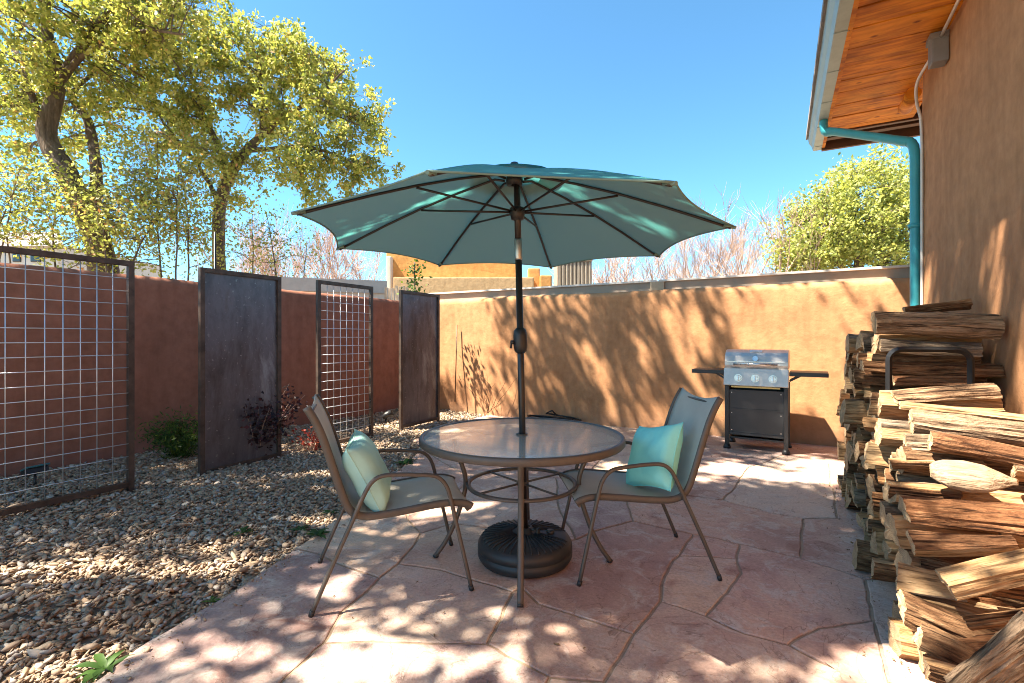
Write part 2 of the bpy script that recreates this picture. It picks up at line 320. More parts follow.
# ------------------------------------------------------------------ mesh collection
class MB:
    def __init__(s): s.v = []; s.f = []; s.m = []; s.sm = []
    def add(s, verts, faces, mi=0, smooth=False):
        o = len(s.v); s.v += [tuple(p) for p in verts]
        for f in faces: s.f.append(tuple(i+o for i in f)); s.m.append(mi); s.sm.append(smooth)
    def box(s, c, d, mi=0, rot=None, bev=0.0):
        bm = bmesh.new(); bmesh.ops.create_cube(bm, size=1)
        for v in bm.verts: v.co = Vector((v.co.x*d[0], v.co.y*d[1], v.co.z*d[2]))
        if bev > 0: bmesh.ops.bevel(bm, geom=list(bm.edges), offset=bev, segments=2, affect='EDGES', profile=.7)
        mt = (rot.to_4x4() if rot is not None else Matrix.Identity(4))
        bm.verts.ensure_lookup_table()
        s.add([mt @ v.co + Vector(c) for v in bm.verts], [[v.index for v in f.verts] for f in bm.faces], mi); bm.free()
    def beam(s, a, b, w, h, mi=0, bev=0.0, up=Vector((0, 0, 1))):
        a = Vector(a); b = Vector(b); d = (b-a); ln = d.length; x = d.normalized()
        y = up.cross(x)
        if y.length < 1e-4: y = Vector((0, 1, 0)).cross(x)
        y.normalize(); z = x.cross(y)
        s.box((a+b)/2, (ln, w, h), mi, Matrix((x, y, z)).transposed(), bev)
    def tube(s, pts, rad, n=8, mi=0, cap=True, flat=1.0, up=None, smooth=True):
        pts = [Vector(p) for p in pts]; k = len(pts)
        if not hasattr(rad, '__len__'): rad = [rad]*k
        vs = []; prev = None
        for i, p in enumerate(pts):
            t = (pts[min(i+1, k-1)] - pts[max(i-1, 0)]).normalized()
            if prev is None:
                a = Vector(up) if up is not None else (Vector((0, 0, 1)) if abs(t.z) < .9 else Vector((1, 0, 0)))
                u = (a - t*a.dot(t)).normalized()
            else:
                u = (prev - t*prev.dot(t)).normalized()
            prev = u; w = t.cross(u)
            for j in range(n):
                an = 2*math.pi*j/n
                vs.append(p + u*(math.cos(an)*rad[i]) + w*(math.sin(an)*rad[i]*flat))
        fs = []
        for i in range(k-1):
            for j in range(n):
                a = i*n+j; b = i*n+(j+1) % n; fs.append((a, b, b+n, a+n))
        s.add(vs, fs, mi, smooth)
        if cap:
            o = len(s.v)-len(vs)
            s.f.append(tuple(o+j for j in reversed(range(n)))); s.m.append(mi); s.sm.append(False)
            s.f.append(tuple(o+(k-1)*n+j for j in range(n))); s.m.append(mi); s.sm.append(False)
    def lathe(s, prof, n=32, c=(0, 0, 0), mi=0, smooth=True, arc=None):
        vs = []; k = len(prof)
        for r, z in prof:
            for j in range(n):
                a = 2*math.pi*j/n; vs.append((c[0]+r*math.cos(a), c[1]+r*math.sin(a), c[2]+z))
        fs = [(i*n+j, i*n+(j+1) % n, (i+1)*n+(j+1) % n, (i+1)*n+j) for i in range(k-1) for j in range(n)]
        s.add(vs, fs, mi, smooth)
    def grid(s, P, mi=0, smooth=True, flip=False):
        a = len(P); b = len(P[0]); vs = [p for row in P for p in row]
        fs = []
        for i in range(a-1):
            for j in range(b-1):
                q = (i*b+j, i*b+j+1, (i+1)*b+j+1, (i+1)*b+j); fs.append(q[::-1] if flip else q)
        s.add(vs, fs, mi, smooth)

def obj(name, mb, mats, parent=None, world=True, loc=None):
    """link mb as ONE mesh object; world=True: the vertices are world coordinates even below a parent"""
    if not isinstance(mats, (list, tuple)): mats = [mats]
    me = bpy.data.meshes.new(name)
    off = Vector((0, 0, 0))
    if parent is not None and world:
        p = parent
        while p is not None: off += p.location; p = p.parent
    if parent is None and loc is not None: off = Vector(loc)
    vs = [(v[0]-off.x, v[1]-off.y, v[2]-off.z) for v in mb.v] if off.length else mb.v
    me.from_pydata(vs, [], mb.f)
    for m in mats: me.materials.append(m)
    me.polygons.foreach_set('material_index', mb.m); me.polygons.foreach_set('use_smooth', mb.sm)
    me.update()
    o = bpy.data.objects.new(name, me); COL.objects.link(o)
    if parent is not None: o.parent = parent
    elif loc is not None: o.location = loc
    return o
def np_obj(name, verts, faces, mats, parent=None, smooth=False):
    me = bpy.data.meshes.new(name); n = len(verts); k, q = faces.shape
    off = Vector((0, 0, 0))
    if parent is not None: off = parent.location
    verts = verts - np.array(off)
    me.vertices.add(n); me.vertices.foreach_set('co', verts.astype(np.float32).ravel())
    me.loops.add(k*q); me.loops.foreach_set('vertex_index', faces.astype(np.int32).ravel())
    me.polygons.add(k); me.polygons.foreach_set('loop_start', np.arange(0, k*q, q, dtype=np.int32))
    me.materials.append(mats); me.update(calc_edges=True); me.validate()
    if smooth: me.polygons.foreach_set('use_smooth', np.ones(k, bool))
    o = bpy.data.objects.new(name, me); COL.objects.link(o)
    if parent is not None: o.parent = parent
    return o
def tag(o, label=None, cat=None, group=None, kind=None):
    if label: o['label'] = label
    if cat: o['category'] = cat
    if group: o['group'] = group
    if kind: o['kind'] = kind
    return o
def thing(name, label, cat, loc=(0, 0, 0), rz=0.0, group=None):
    o = bpy.data.objects.new(name, None); COL.objects.link(o); o.location = loc; o.rotation_euler = (0, 0, rz)
    o.empty_display_size = .1
    return tag(o, label, cat, group)

def catmull(pts, n=6):
    P = [Vector(p) for p in pts]; P = [P[0]*2-P[1]] + P + [P[-1]*2-P[-2]]; out = []
    for i in range(1, len(P)-2):
        for j in range(n):
            t = j/n; a, b, c, d = P[i-1], P[i], P[i+1], P[i+2]
            out.append(.5*((2*b) + (c-a)*t + (2*a-5*b+4*c-d)*t*t + (3*b-a-3*c+d)*t**3))
    out.append(P[-2]); return out

# ------------------------------------------------------------------ world, light, camera
W = bpy.data.worlds.new('World'); S.world = W; W.use_nodes = True
nt = W.node_tree; bg = nt.nodes['Background']
sky = nt.nodes.new('ShaderNodeTexSky'); sky.sky_type = 'NISHITA'; sky.sun_disc = False
sky.sun_elevation = SUN_EL; sky.sun_rotation = math.atan2(-SAX, -SAY) % (2*math.pi)
sky.altitude = 2100; sky.air_density = 1.0; sky.dust_density = .3; sky.ozone_density = 4.0
hz = mixc(nt, 1.0, sky.outputs[0], (.68, 1.02, .97), 'MULTIPLY'); nt.links.new(hz.outputs[2], bg.inputs[0]); bg.inputs[1].default_value = .067
sl = bpy.data.lights.new('sun', 'SUN'); sl.energy = 5.0; sl.angle = R(.53); sl.color = (1, .89, .73)
so = bpy.data.objects.new('sun', sl); COL.objects.link(so); so.rotation_euler = SUND.to_track_quat('-Z', 'Y').to_euler(); so.location = (-8, -6, 20)
cam = bpy.data.cameras.new('camera'); co = bpy.data.objects.new('camera', cam); COL.objects.link(co)
co.location = (0, 0, H); co.rotation_euler = (R(90), 0, YAW); cam.sensor_width = 36; cam.lens = F/1024*36
cam.shift_y = -(341.5-HZ)/1024; cam.clip_start = .05; cam.clip_end = 6000; S.camera = co
S.view_settings.view_transform = 'Standard'; S.view_settings.look = 'None'; S.view_settings.exposure = 2.48; S.view_settings.gamma = 1
S.view_settings.use_curve_mapping = False
S.cycles.max_bounces = 10; S.cycles.diffuse_bounces = 8; S.cycles.filter_width = 1.0; S.cycles.transparent_max_bounces = 12

# ------------------------------------------------------------------ ground, patio, gravel
mb = MB(); mb.add([(-3000, -3000, -.06), (3000, -3000, -.06), (3000, 3000, -.06), (-3000, 3000, -.06)], [(0, 1, 2, 3)])
tag(obj('ground', mb, M['ground']), kind='structure')

WALL_Y = 6.95
EDGE = [(-2.05, -1.5), (-2.10, .2), (-2.28, .82), (-2.45, 1.418), (-2.62, 1.97), (-2.84, 2.555), (-3.36, 3.8), (-3.9, 4.88), (-4.05, 5.9), (-3.95, 6.6), (-3.9, 7.2)]
def edge_x(y):
    for a, b in zip(EDGE, EDGE[1:]):
        if a[1] <= y <= b[1]: return a[0] + (b[0]-a[0])*(y-a[1])/(b[1]-a[1])
    return EDGE[0][0] if y < 0 else EDGE[-1][0]
def lwall_x(y): return -5.97 - .11*(6.95-y)/5.39
def gravel_z(x, y):
    t = max(0, min(1, (edge_x(y)-x)/2.4)); return -.028 + .085*t + .018*noise.noise(Vector((x*1.3, y*1.3, 0)))

# flagstones surveyed joint by joint
A_ = (325, 640); B_ = (486, 644.5); C_ = (512, 591); D_ = (399.6, 562.7); E_ = (380, 577); F_ = (335, 561.5); G_ = (421, 532); H_ = (452, 523)
K_ = (521, 587); M_ = (631, 633); N_ = (661.4, 601.5); P_ = (691, 533.7); Q_ = (633.8, 520.4); R_ = (738.8, 544); T_ = (736, 559); U_ = (705.4, 616)
V_ = (789, 644); X_ = (875.5, 621); Y_ = (865, 579); Z_ = (800.5, 557.8); AA = (804, 518.5); BB = (836.6, 517.6); J_ = (278, 683); BT = (575, 740); BR = (900, 725); BL = (225, 745); BM = (530, 760)
e380 = (372, 490); cc = (723, 500); q2 = (627, 503); q3 = (627, 487); n2_ = (680, 555)
SLABS = [
 [(40, 730), (89, 683), (137, 648), (222, 597), (296, 548), (318, 553), F_, E_, (376, 582), (367, 591), (343, 610), A_, J_, BL],
 [A_, (400, 643), B_, (502, 617), C_, (470, 579), (440, 569), D_, E_, (376, 582), (367, 591), (343, 610)],
 [(318, 553), (296, 548), (345, 512), e380, (404, 496), (409, 519), G_, (411, 548), D_, E_, F_],
 [e380, (405, 465), (424, 446), (440, 460), (472, 477), (457, 492), (465, 504), H_, G_, (409, 519), (404, 496)],
 [D_, (411, 548), G_, H_, (492, 527), (515, 545), K_, C_, (470, 579), (440, 569)],
 [(515, 545), (575, 540), (597, 530), Q_, (662, 527), P_, n2_, (674, 560), (665, 580), N_, (650, 613), M_, (582, 618.6), (538, 603), K_],
 [K_, C_, (502, 617), B_, (505, 655), (530, 666), (550, 677), (604, 682), (618, 658), M_, (582, 618.6), (538, 603)],
 [A_, (400, 643), B_, (505, 655), (530, 666), (550, 677), (541, 700), BM, BL, J_],
 [(550, 677), (604, 682), BT, BM, (541, 700)],
 [N_, (650, 613), M_, (618, 658), (604, 682), BT, (700, 770), (880, 745), (880, 702), (868, 682), (822, 662), V_, (745, 633), U_, (680, 606.5)],
 [n2_, (710, 557), T_, (740, 573), (727, 592), U_, (680, 606.5), N_, (665, 580), (674, 560)],
 [P_, (715, 538), R_, T_, (710, 557), n2_],
 [R_, (758, 548), Z_, (833, 568), Y_, (870, 600), X_, (850, 624), (822, 627.6), (806, 634), V_, (745, 633), U_, (727, 592), (740, 573), T_],
 [V_, (806, 634), (822, 627.6), (850, 624), X_, (882, 650), (888, 672), (893, 700), (880, 702), (868, 682), (822, 662)],
 [Y_, (870, 600), X_, (882, 650), (888, 672), (893, 700), (889, 745), (1150, 745), (1000, 579)],
 [Z_, (800, 540), AA, BB, (885, 525), (1000, 579), Y_, (833, 568)],
 [P_, (662, 527), Q_, q2, q3, (683, 494.7), cc, (730, 502.3), (770, 512), AA, (800, 540), Z_, (758, 548), R_, (715, 538)],
 [(597, 530), Q_, q2, q3, (585, 480), (555, 478), (560, 510), (575, 540)],
 [(575, 540), (560, 510), (555, 478), (520, 478), (472, 477), (457, 492), (465, 504), H_, (492, 527), (515, 545)],
 [(730, 502.3), cc, (742, 478), (750, 467), (783, 455), (830, 463), (831, 485), (834, 493), BB, AA, (770, 512)],
 [q3, (683, 494.7), cc, (742, 478), (750, 467), (740, 457), (699, 462), (640, 465), (585, 480)],
 [(472, 477), (440, 460), (424, 446), (430, 440), (470, 430), (530, 445), (520, 478)],
 [(530, 445), (470, 430), (515, 413), (600, 420), (610, 445), (585, 480), (555, 478), (520, 478)],
 [(610, 445), (600, 420), (700, 430), (706, 446), (697, 452), (699, 462), (640, 465), (585, 480)],
 [(699, 462), (697, 452), (706, 446), (700, 430), (790, 438), (783, 455), (750, 467), (740, 457)],
 [(783, 455), (790, 438), (880, 444), (920, 470), (830, 463)],
 [(830, 463), (920, 470), (1000, 579), (885, 525), BB, (834, 493), (831, 485)],
 [(430, 440), (424, 446), (412, 440), (455, 424), (500, 412), (515, 413), (470, 430)],
]
def wob(p):
    q = Vector((p.x, p.y, 0))
    a = noise.noise_vector(q*3.1)*.022 + noise.noise_vector(q*14)*.007
    return Vector((p.x+a.x, p.y+a.y, 0))
bm = bmesh.new()
def area2(P): return sum(P[i].x*P[(i+1) % len(P)].y - P[(i+1) % len(P)].x*P[i].y for i in range(len(P)))
for si, sl_ in enumerate(SLABS):
    P = [gz(px, py) for px, py in sl_]
    if area2(P) < 0: P.reverse()
    Q = []
    for a, b in zip(P, P[1:]+P[:1]):
        n = max(1, int((b-a).length/.05))
        for i in range(n): Q.append(wob(a.lerp(b, i/n)))
    n = len(Q)
    def inset(Q, d):
        o = []
        for i in range(n):
            t = (Q[(i+1) % n]-Q[i-1]); nn = Vector((-t.y, t.x, 0)).normalized(); o.append(Q[i]+nn*d)
        return o
    jw = .0062
    r0 = inset(Q, jw); r1 = inset(Q, jw+.0015); r2 = inset(Q, jw+.006)
    dz = random.uniform(-.002, .002)
    V0 = [bm.verts.new((p.x, p.y, -.03)) for p in r0]
    V1 = [bm.verts.new((p.x, p.y, -.003+dz)) for p in r1]
    V2 = [bm.verts.new((p.x, p.y, dz)) for p in r2]
    for i in range(n):
        j = (i+1) % n
        bm.faces.new((V0[i], V0[j], V1[j], V1[i])); bm.faces.new((V1[i], V1[j], V2[j], V2[i]))
    f = bm.faces.new(V2)
me = bpy.data.meshes.new('patio'); bmesh.ops.triangulate(bm, faces=[f for f in bm.faces if len(f.verts) > 4]); bm.normal_update(); bmesh.ops.delete(bm, geom=[f for f in bm.faces if f.normal.z < -.5], context='FACES_ONLY'); bm.to_mesh(me); bm.free(); me.materials.append(M['stone'])
patio = bpy.data.objects.new('patio', me); COL.objects.link(patio); tag(patio, kind='structure')
mb = MB(); pts = [(x, y) for x, y in EDGE] + [(2.4, 7.2), (2.4, -1.5)]
mb.add([(x, y, -.007) for x, y in pts], [tuple(range(len(pts)-1, -1, -1))])
obj('mortar_bed', mb, M['mortar'], patio)

mb = MB(); rows = []
for i in range(60):
    y = -2.5 + 10*i/59; x1 = edge_x(y)+.06; x0 = lwall_x(y)-.25
    rows.append([(x0+(x1-x0)*j/24, y, gravel_z(x0+(x1-x0)*j/24, y)-.018) for j in range(25)])
mb.grid(rows, flip=True); tag(obj('gravel_bed', mb, M['soil']), kind='structure')

ico = bmesh.new(); bmesh.ops.create_icosphere(ico, subdivisions=1, radius=1)
ICO_V = np.array([v.co[:] for v in ico.verts]); ICO_F = np.array([[v.index for v in f.verts] for f in ico.faces]); ico.free()
def rot_np(n, flat=.35):
    a = RNG.uniform(0, 2*np.pi, n); tx = RNG.normal(0, flat, n); ty = RNG.normal(0, flat, n)
    ca, sa = np.cos(a), np.sin(a); Z = np.zeros(n); O = np.ones(n)
    Rz = np.stack([np.stack([ca, -sa, Z], -1), np.stack([sa, ca, Z], -1), np.stack([Z, Z, O], -1)], 1)
    Rx = np.stack([np.stack([O, Z, Z], -1), np.stack([Z, np.cos(tx), -np.sin(tx)], -1), np.stack([Z, np.sin(tx), np.cos(tx)], -1)], 1)
    Ry = np.stack([np.stack([np.cos(ty), Z, np.sin(ty)], -1), np.stack([Z, O, Z], -1), np.stack([-np.sin(ty), Z, np.cos(ty)], -1)], 1)
    return Rx @ Ry @ Rz
def pebbles(pos, size):
    n = len(pos)
    sh = np.stack([size*RNG.uniform(.95, 1.75, n), size*RNG.uniform(.55, 1.0, n), size*RNG.uniform(.22, .48, n)], -1)
    v = ICO_V[None]*RNG.uniform(.55, 1.28, (n, 12, 1))*sh[:, None, :]
    v = np.einsum('nij,nkj->nki', rot_np(n, .42), v) + pos[:, None, :]
    f = (ICO_F[None] + (np.arange(n)*12)[:, None, None]).reshape(-1, 3)
    return v.reshape(-1, 3), f
P = []
for _ in range(50000):
    y = random.uniform(.35, 7.0) if random.random() < .65 else random.uniform(.35, 3.6)
    x1 = edge_x(y)+.01; x0 = lwall_x(y)+.02; x = random.uniform(x0, x1)
    c = -.485*x+.875*y; r = .875*x+.485*y
    if c < 1.2 or r/c < -1.2: continue
    P.append((x, y, gravel_z(x, y)+random.uniform(-.018, .010)))
nsp = 0
for _ in range(140):
    y = random.uniform(.7, 5.5); P.append((edge_x(y)+abs(random.gauss(0, .07))+.01, y, .006)); nsp += 1
P = np.array(P); sz = np.clip(RNG.lognormal(math.log(.0138), .38, len(P)), .006, .030); sz[-nsp:] *= .55
near = (P[:, 1] < 2.5)
v, f = pebbles(P, sz)
tag(np_obj('gravel', v, f, M['gravel']), 'loose tan and grey gravel between the flagstones and the rust wall', 'gravel', kind='stuff')

# ------------------------------------------------------------------ stucco walls
def wall_sweep(a, b, nrm, top, th, bot=-.06, step=.09, seed=0.0):
    """adobe wall with a rounded top; nrm points to the patio"""
    a = Vector(a); b = Vector(b); nrm = Vector(nrm).normalized(); n = max(2, int((b-a).length/step)); rr = .085
    prof = [(0, bot + (top-rr-bot)*i/22) for i in range(23)]
    for i in range(1, 7):
        an = math.pi/2*i/6; prof.append((-rr+rr*math.cos(an), top-rr+rr*math.sin(an)))
    for i in range(0, 7):
        an = math.pi/2*i/6; prof.append((-th+rr-rr*math.sin(an), top-rr+rr*math.cos(an)))
    prof.append((-th, bot))
    rows = []
    for i in range(n+1):
        p = a.lerp(b, i/n); row = []
        for d, z in prof:
            q = p + nrm*d + Vector((0, 0, z))
            w = noise.noise(q*1.1+Vector((seed, 0, 0)))*.016 + noise.noise(q*4+Vector((seed, 3, 0)))*.006
            row.append(q + nrm*(w if d > -th*.5 else 0) + Vector((0, 0, w*.8 if z > top-.2 else 0)))
        rows.append(row)
    m = MB(); m.grid(rows)
    k = len(prof); m.f.append(tuple(range(k))); m.m.append(0); m.sm.append(False)
    m.f.append(tuple(range(n*k+k-1, n*k-1, -1))); m.m.append(0); m.sm.append(False)
    return m
t = thing('stucco_wall', 'sunlit terracotta stucco wall with tree shadows behind the grill', 'wall', (-2, WALL_Y, 0))
m = wall_sweep((3.6, WALL_Y, 0), (-6.2, WALL_Y, 0), (0, -1, 0), 1.985, .30); obj('wall_body', m, M['stucco'], t)
m = MB()
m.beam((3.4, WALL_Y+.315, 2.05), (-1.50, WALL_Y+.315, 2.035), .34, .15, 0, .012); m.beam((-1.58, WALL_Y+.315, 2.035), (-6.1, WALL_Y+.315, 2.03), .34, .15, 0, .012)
obj('coping', m, M['fascia_shaded'], t)
m = MB(); m.beam((3.4, WALL_Y+.305, 2.134), (-1.52, WALL_Y+.305, 2.119), .40, .028, 0, .004); m.beam((-1.56, WALL_Y+.305, 2.119), (-6.1, WALL_Y+.305, 2.114), .40, .028, 0, .004)
obj('cap_strip', m, M['cap'], t)
m = MB(); m.box((-1.54, WALL_Y+.30, 2.035), (.20, .385, .15), 0, None, .01); obj('coping_joint', m, simple('tan_joint_cover', (.42, .32, .22), .8), t)
pA = Vector((lwall_x(6.98), 6.98, 0)); pB = Vector((lwall_x(-3.5), -3.5, 0)); dl = (pB-pA).normalized()
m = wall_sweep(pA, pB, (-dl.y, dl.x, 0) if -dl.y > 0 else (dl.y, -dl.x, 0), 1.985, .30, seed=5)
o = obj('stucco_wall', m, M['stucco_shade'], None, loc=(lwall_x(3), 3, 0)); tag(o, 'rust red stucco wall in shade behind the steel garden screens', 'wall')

# ------------------------------------------------------------------ adobe house
hs = thing('adobe_house', 'brown adobe house wall with wood eave and teal downspout beside the firewood', 'house', (3, 2, 0))
HX = 1.105; HY = 5.60; EY = 6.98; SZ = 3.62
m = MB(); rows = []
for i in range(100):
    y = -2.5 + (HY+2.5)*i/99; row = []
    for j in range(44):
        z = -.06 + 3.80*j/43
        w = noise.noise(Vector((2.1, y*.9, z*.9)))*.020 + noise.noise(Vector((7.1, y*3.2, z*2.4)))*.007
        e = max(0, (y-(HY-.10))/.10); row.append((HX+w*(1-e)+.05*e*e, y, z))
    rows.append(row)
m.grid(rows, flip=True)
m.add([(HX+.05, HY, -.06), (8, HY, -.06), (8, HY, 5.6), (HX+.05, HY, 3.74)], [(3, 2, 1, 0)])
m.add([(HX, -2.5, -.06), (8, -2.5, -.06), (8, -2.5, 5.6), (HX, -2.5, 3.74)], [(0, 1, 2, 3)])
m.add([(8, HY, -.06), (8, -2.5, -.06), (8, -2.5, 5.6), (8, HY, 5.6)], [(3, 2, 1, 0)])
obj('wall', m, M['stucco_house'], hs)
sof = MB(); y = -2.5
while y < 6.50:
    w = .27*random.uniform(.88, 1.12); y1 = min(y+w, 6.50); zc = SZ+.014+random.uniform(-.004, .004)
    sof.beam((.475, (y+y1)/2, zc), (HX+.12, (y+y1)/2, zc), (y1-y)-.012, .028, 0, .004); y = y1
obj('soffit', sof, M['soffit'], hs)
ro = MB(); zr = lambda x: SZ+.13+(x-.28)*.28
P4 = [(.28, -2.7), (8.2, -2.7), (8.2, EY+.03), (.28, EY+.03)]
ro.add([(x, y, zr(x)) for x, y in P4] + [(x, y, zr(x)+.07) for x, y in P4], [(3, 2, 1, 0), (4, 5, 6, 7), (0, 1, 5, 4), (1, 2, 6, 5), (2, 3, 7, 6), (3, 0, 4, 7)])
obj('roof', ro, M['roof_grey'], hs)
m = MB(); m.beam((.458, -2.6, SZ+.05), (.458, EY-.05, SZ+.05), .032, .15, 0, .004); obj('fascia', m, M['soffit'], hs)
m = MB(); m.beam((.44, EY-.02, SZ+.015), (8, EY-.02, SZ+.015), .045, .13, 0, .005); m.add([(.46, EY, SZ+.08), (8, EY, SZ+.08), (8, EY, zr(8)-.002), (.46, EY, zr(.46)-.002)], [(0, 1, 2, 3)])
m.beam((.48, 6.53, SZ+.05), (8, 6.53, SZ+.05), .05, .13, 0, .005); m.beam((.48, 6.76, SZ+.06), (8, 6.76, SZ+.06), .09, .10, 0, .005)
obj('barge_board', m, M['beam_dark'], hs)
m = MB(); m.tube([(1.07, 5.66, SZ-.075), (1.07, 6.0, SZ-.075)], .06, 14); obj('beam_end', m, M['soffit'], hs)
prof = [(.455, SZ+.155), (.455, SZ-.02), (.355, SZ-.02), (.338, SZ+.04), (.312, SZ+.08), (.300, SZ+.145), (.312, SZ+.155)]
m = MB(); rows = [[(x, y, z) for x, z in prof] for y in np.linspace(-2.7, EY+.03, 2)]; m.grid(rows, smooth=False)
m.add([(x, EY+.03, z) for x, z in prof], [tuple(range(7))]); m.add([(x, -2.7, z) for x, z in prof], [tuple(range(6, -1, -1))])
for yy in np.arange(-1.2, EY, .62): m.box((.405, yy, SZ-.022), (.104, .012, .006))
obj('gutter', m, M['gutter_grey'], hs)
m = MB()
pth = catmull([(.405, 6.08, SZ), (.405, 6.08, SZ-.07), (.425, 6.06, SZ-.15), (.52, 5.98, SZ-.20), (.95, 5.62, SZ-.50), (1.035, 5.55, SZ-.57), (1.055, 5.53, SZ-.68), (1.056, 5.53, SZ-.85)], 5) + [Vector((1.056, 5.53, z)) for z in (2.2, 1.2, .3, .05)]
rad = [.046 + (.004 if (k % 2 and (k < 14 or 20 < k < 34)) else 0) for k in range(len(pth))]
m.tube(pth, rad, 12, flat=.82, up=(0, 1, 0)); obj('downspout', m, M['teal_paint'], hs)
for zz in (2.3, 1.5):
    mm_ = MB(); mm_.lathe([(.050, -.018), (.053, -.018), (.053, .018), (.050, .018)], 14, (1.056, 5.53, zz)); obj('strap', mm_, M['teal_paint'], hs)
m = MB(); m.tube(catmull([(1.045, 4.84, 3.50), (1.03, 4.93, 3.49), (1.00, 5.16, 3.43), (1.03, 5.34, 3.34), (1.075, 5.43, 3.22), (1.085, 5.435, 3.0)], 5) + [Vector((1.085, 5.435, z)) for z in (2.4, 1.4, .3)], .0115, 8)
m.tube([(1.055, 4.72, 3.56), (1.055, 4.3, 3.585), (1.06, 3.5, 3.585), (1.06, -2.4, 3.585)], .0115, 8)
obj('conduit', m, M['conduit'], hs)
m = MB(); m.box((1.05, 4.78, 3.475), (.10, .12, .20), 0, None, .012); bx = obj('junction_box', m, M['box_grey'], hs)
m = MB(); m.box((1.045, 4.78, 3.572), (.115, .135, .05), 0, None, .012); obj('lid', m, M['box_grey'], bx)

# ------------------------------------------------------------------ garden screens
PX = -4.70
def screen(y0, y1, top, kind, label, bot=.03, grp=None):
    yc = (y0+y1)/2
    t = thing('garden_screen', label, 'garden screen', (PX, yc, 0))
    m = MB(); w = .042
    for y in (y0+w/2, y1-w/2): m.beam((PX, y, bot-.12), (PX, y, top), w, w, 0, .003)
    m.beam((PX, y0+w, top-w/2), (PX, y1-w, top-w/2), w, w, 0, .002); m.beam((PX, y0+w, bot+w/2), (PX, y1-w, bot+w/2), w, w, 0, .002)
    obj('frame', m, M['steel_frame'], t)
    m = MB()
    if kind == 'mesh':
        ny = max(2, round((y1-y0-2*w)/.1)); nzv = round((top-bot-2*w)/.102)
        ya, yb = y0+w, y1-w; za, zb = bot+w, top-w
        for i in range(1, ny): m.tube([(PX+.006, ya+(yb-ya)*i/ny, za-.01), (PX+.006, ya+(yb-ya)*i/ny, zb+.01)], .0033, 6)
        for j in range(1, nzv): m.tube([(PX+.012, ya-.01, za+(zb-za)*j/nzv), (PX+.012, yb+.01, za+(zb-za)*j/nzv)], .0033, 6)
        obj('wire_mesh', m, M['wire'], t)
    else:
        m.box((PX-.004, yc, (top+bot)/2), (.005, y1-y0-2*w+.004, top-bot-2*w+.004)); obj('steel_sheet', m, M['steel'], t)
    return t
screen(.98, 1.99, 1.935, 'mesh', 'wide wire mesh garden screen nearest the camera at the photo left edge', .075)
screen(2.51, 3.34, 1.955, 'sheet', 'larger solid dark steel screen behind the burgundy shrub', .03)
screen(3.81, 4.68, 1.975, 'mesh', 'narrow wire mesh screen between two solid steel screens', .02)
screen(5.21, 6.10, 1.98, 'sheet', 'solid dark steel screen farthest back, by the wall corner', .02)

def spotlight(p, rz, label, col):
    t = thing('garden_spotlight', label, 'garden light', p, rz)
    m = MB(); m.tube([(0, 0, -.06), (0, 0, .09)], .010, 8); obj('stake', m, M['black_paint'], t, world=False)
    m = MB(); m.box((0, 0, .115), (.09, .15, .055), 0, Matrix.Rotation(-.35, 3, 'Y'), .01); h = obj('lamp_head', m, M['black_paint'], t, world=False)
    m = MB(); m.box((.004, 0, .148), (.10, .16, .014), 0, Matrix.Rotation(-.35, 3, 'Y'), .004); obj('solar_lid', m, col, h, world=False)
    return t
p = gc(35, 500, 4.1); p.z = gravel_z(p.x, p.y)
spotlight(p, R(10), 'small garden light with a teal top behind the near mesh screen', simple('teal_lamp_top', (.03, .13, .14), .4))
t = thing('garden_spotlight', 'small black spike spotlight in gravel between mesh and far steel screen', 'garden light')
p = gc(386, 421, 7.2); p.z = gravel_z(p.x, p.y); t.location = p
m = MB(); m.tube([(0, 0, -.05), (0, 0, .10)], .012, 8); obj('stake', m, M['black_paint'], t, world=False)
m = MB(); m.tube([(-.03, -.03, .09), (.0, .0, .13), (.07, .05, .17)], [.03, .045, .05], 12); obj('lamp_head', m, M['black_paint'], t, world=False)

# ------------------------------------------------------------------ patio table
TC = rc(.058, 2.85); TZ = .735; TR = .595
t = thing('patio_table', 'round glass topped patio table with brown metal rim under the umbrella', 'table', TC, R(29))
def larc(z, r): return (r, z)
m = MB()
n = 72; hole = .024
m.lathe([(hole, TZ-.004), (TR-.018, TZ-.004), (TR-.018, TZ-.010), (hole, TZ-.010), (hole, TZ-.004)], n, smooth=False); obj('glass_top', m, M['glass'], t, world=False)
m = MB(); m.lathe([(TR-.024, TZ-.003), (TR-.020, TZ+.001), (TR-.006, TZ+.001), (TR, TZ-.006), (TR+.001, TZ-.032), (TR-.006, TZ-.040), (TR-.026, TZ-.040), (TR-.030, TZ-.034), (TR-.024, TZ-.012), (TR-.024, TZ-.003)], n); obj('rim', m, M['frame'], t, world=False)
m = MB(); m.lathe([(.022, TZ-.014), (.022, TZ+.003), (.034, TZ+.003), (.034, TZ-.014)], 20); obj('hole_ring', m, M['frame'], t, world=False)
for k, an in enumerate((-92, 178, 84, -5)):
    a = R(an); d = Vector((math.cos(a), math.sin(a), 0))
    pr = [(.40, .70), (.385, .62), (.355, .55), (.335, .48), (.335, .41), (.355, .33), (.40, .20), (.455, .09), (.51, .012)]
    m = MB(); m.tube(catmull([d*r_+Vector((0, 0, z)) for r_, z in pr], 4), .0135, 10, flat=1.25, up=d); lg = obj('leg', m, M['frame'], t, world=False)
    m = MB(); m.tube([d*.503+Vector((0, 0, .016)), d*.517+Vector((0, 0, .001))], [.016, .016], 10); obj('foot_cap', m, M['plastic'], lg, world=False)
m = MB()
m.tube([(math.cos(a)*.315, math.sin(a)*.315, .445) for a in np.linspace(0, 2*math.pi, 41)], .011, 8, cap=False, flat=1.3)
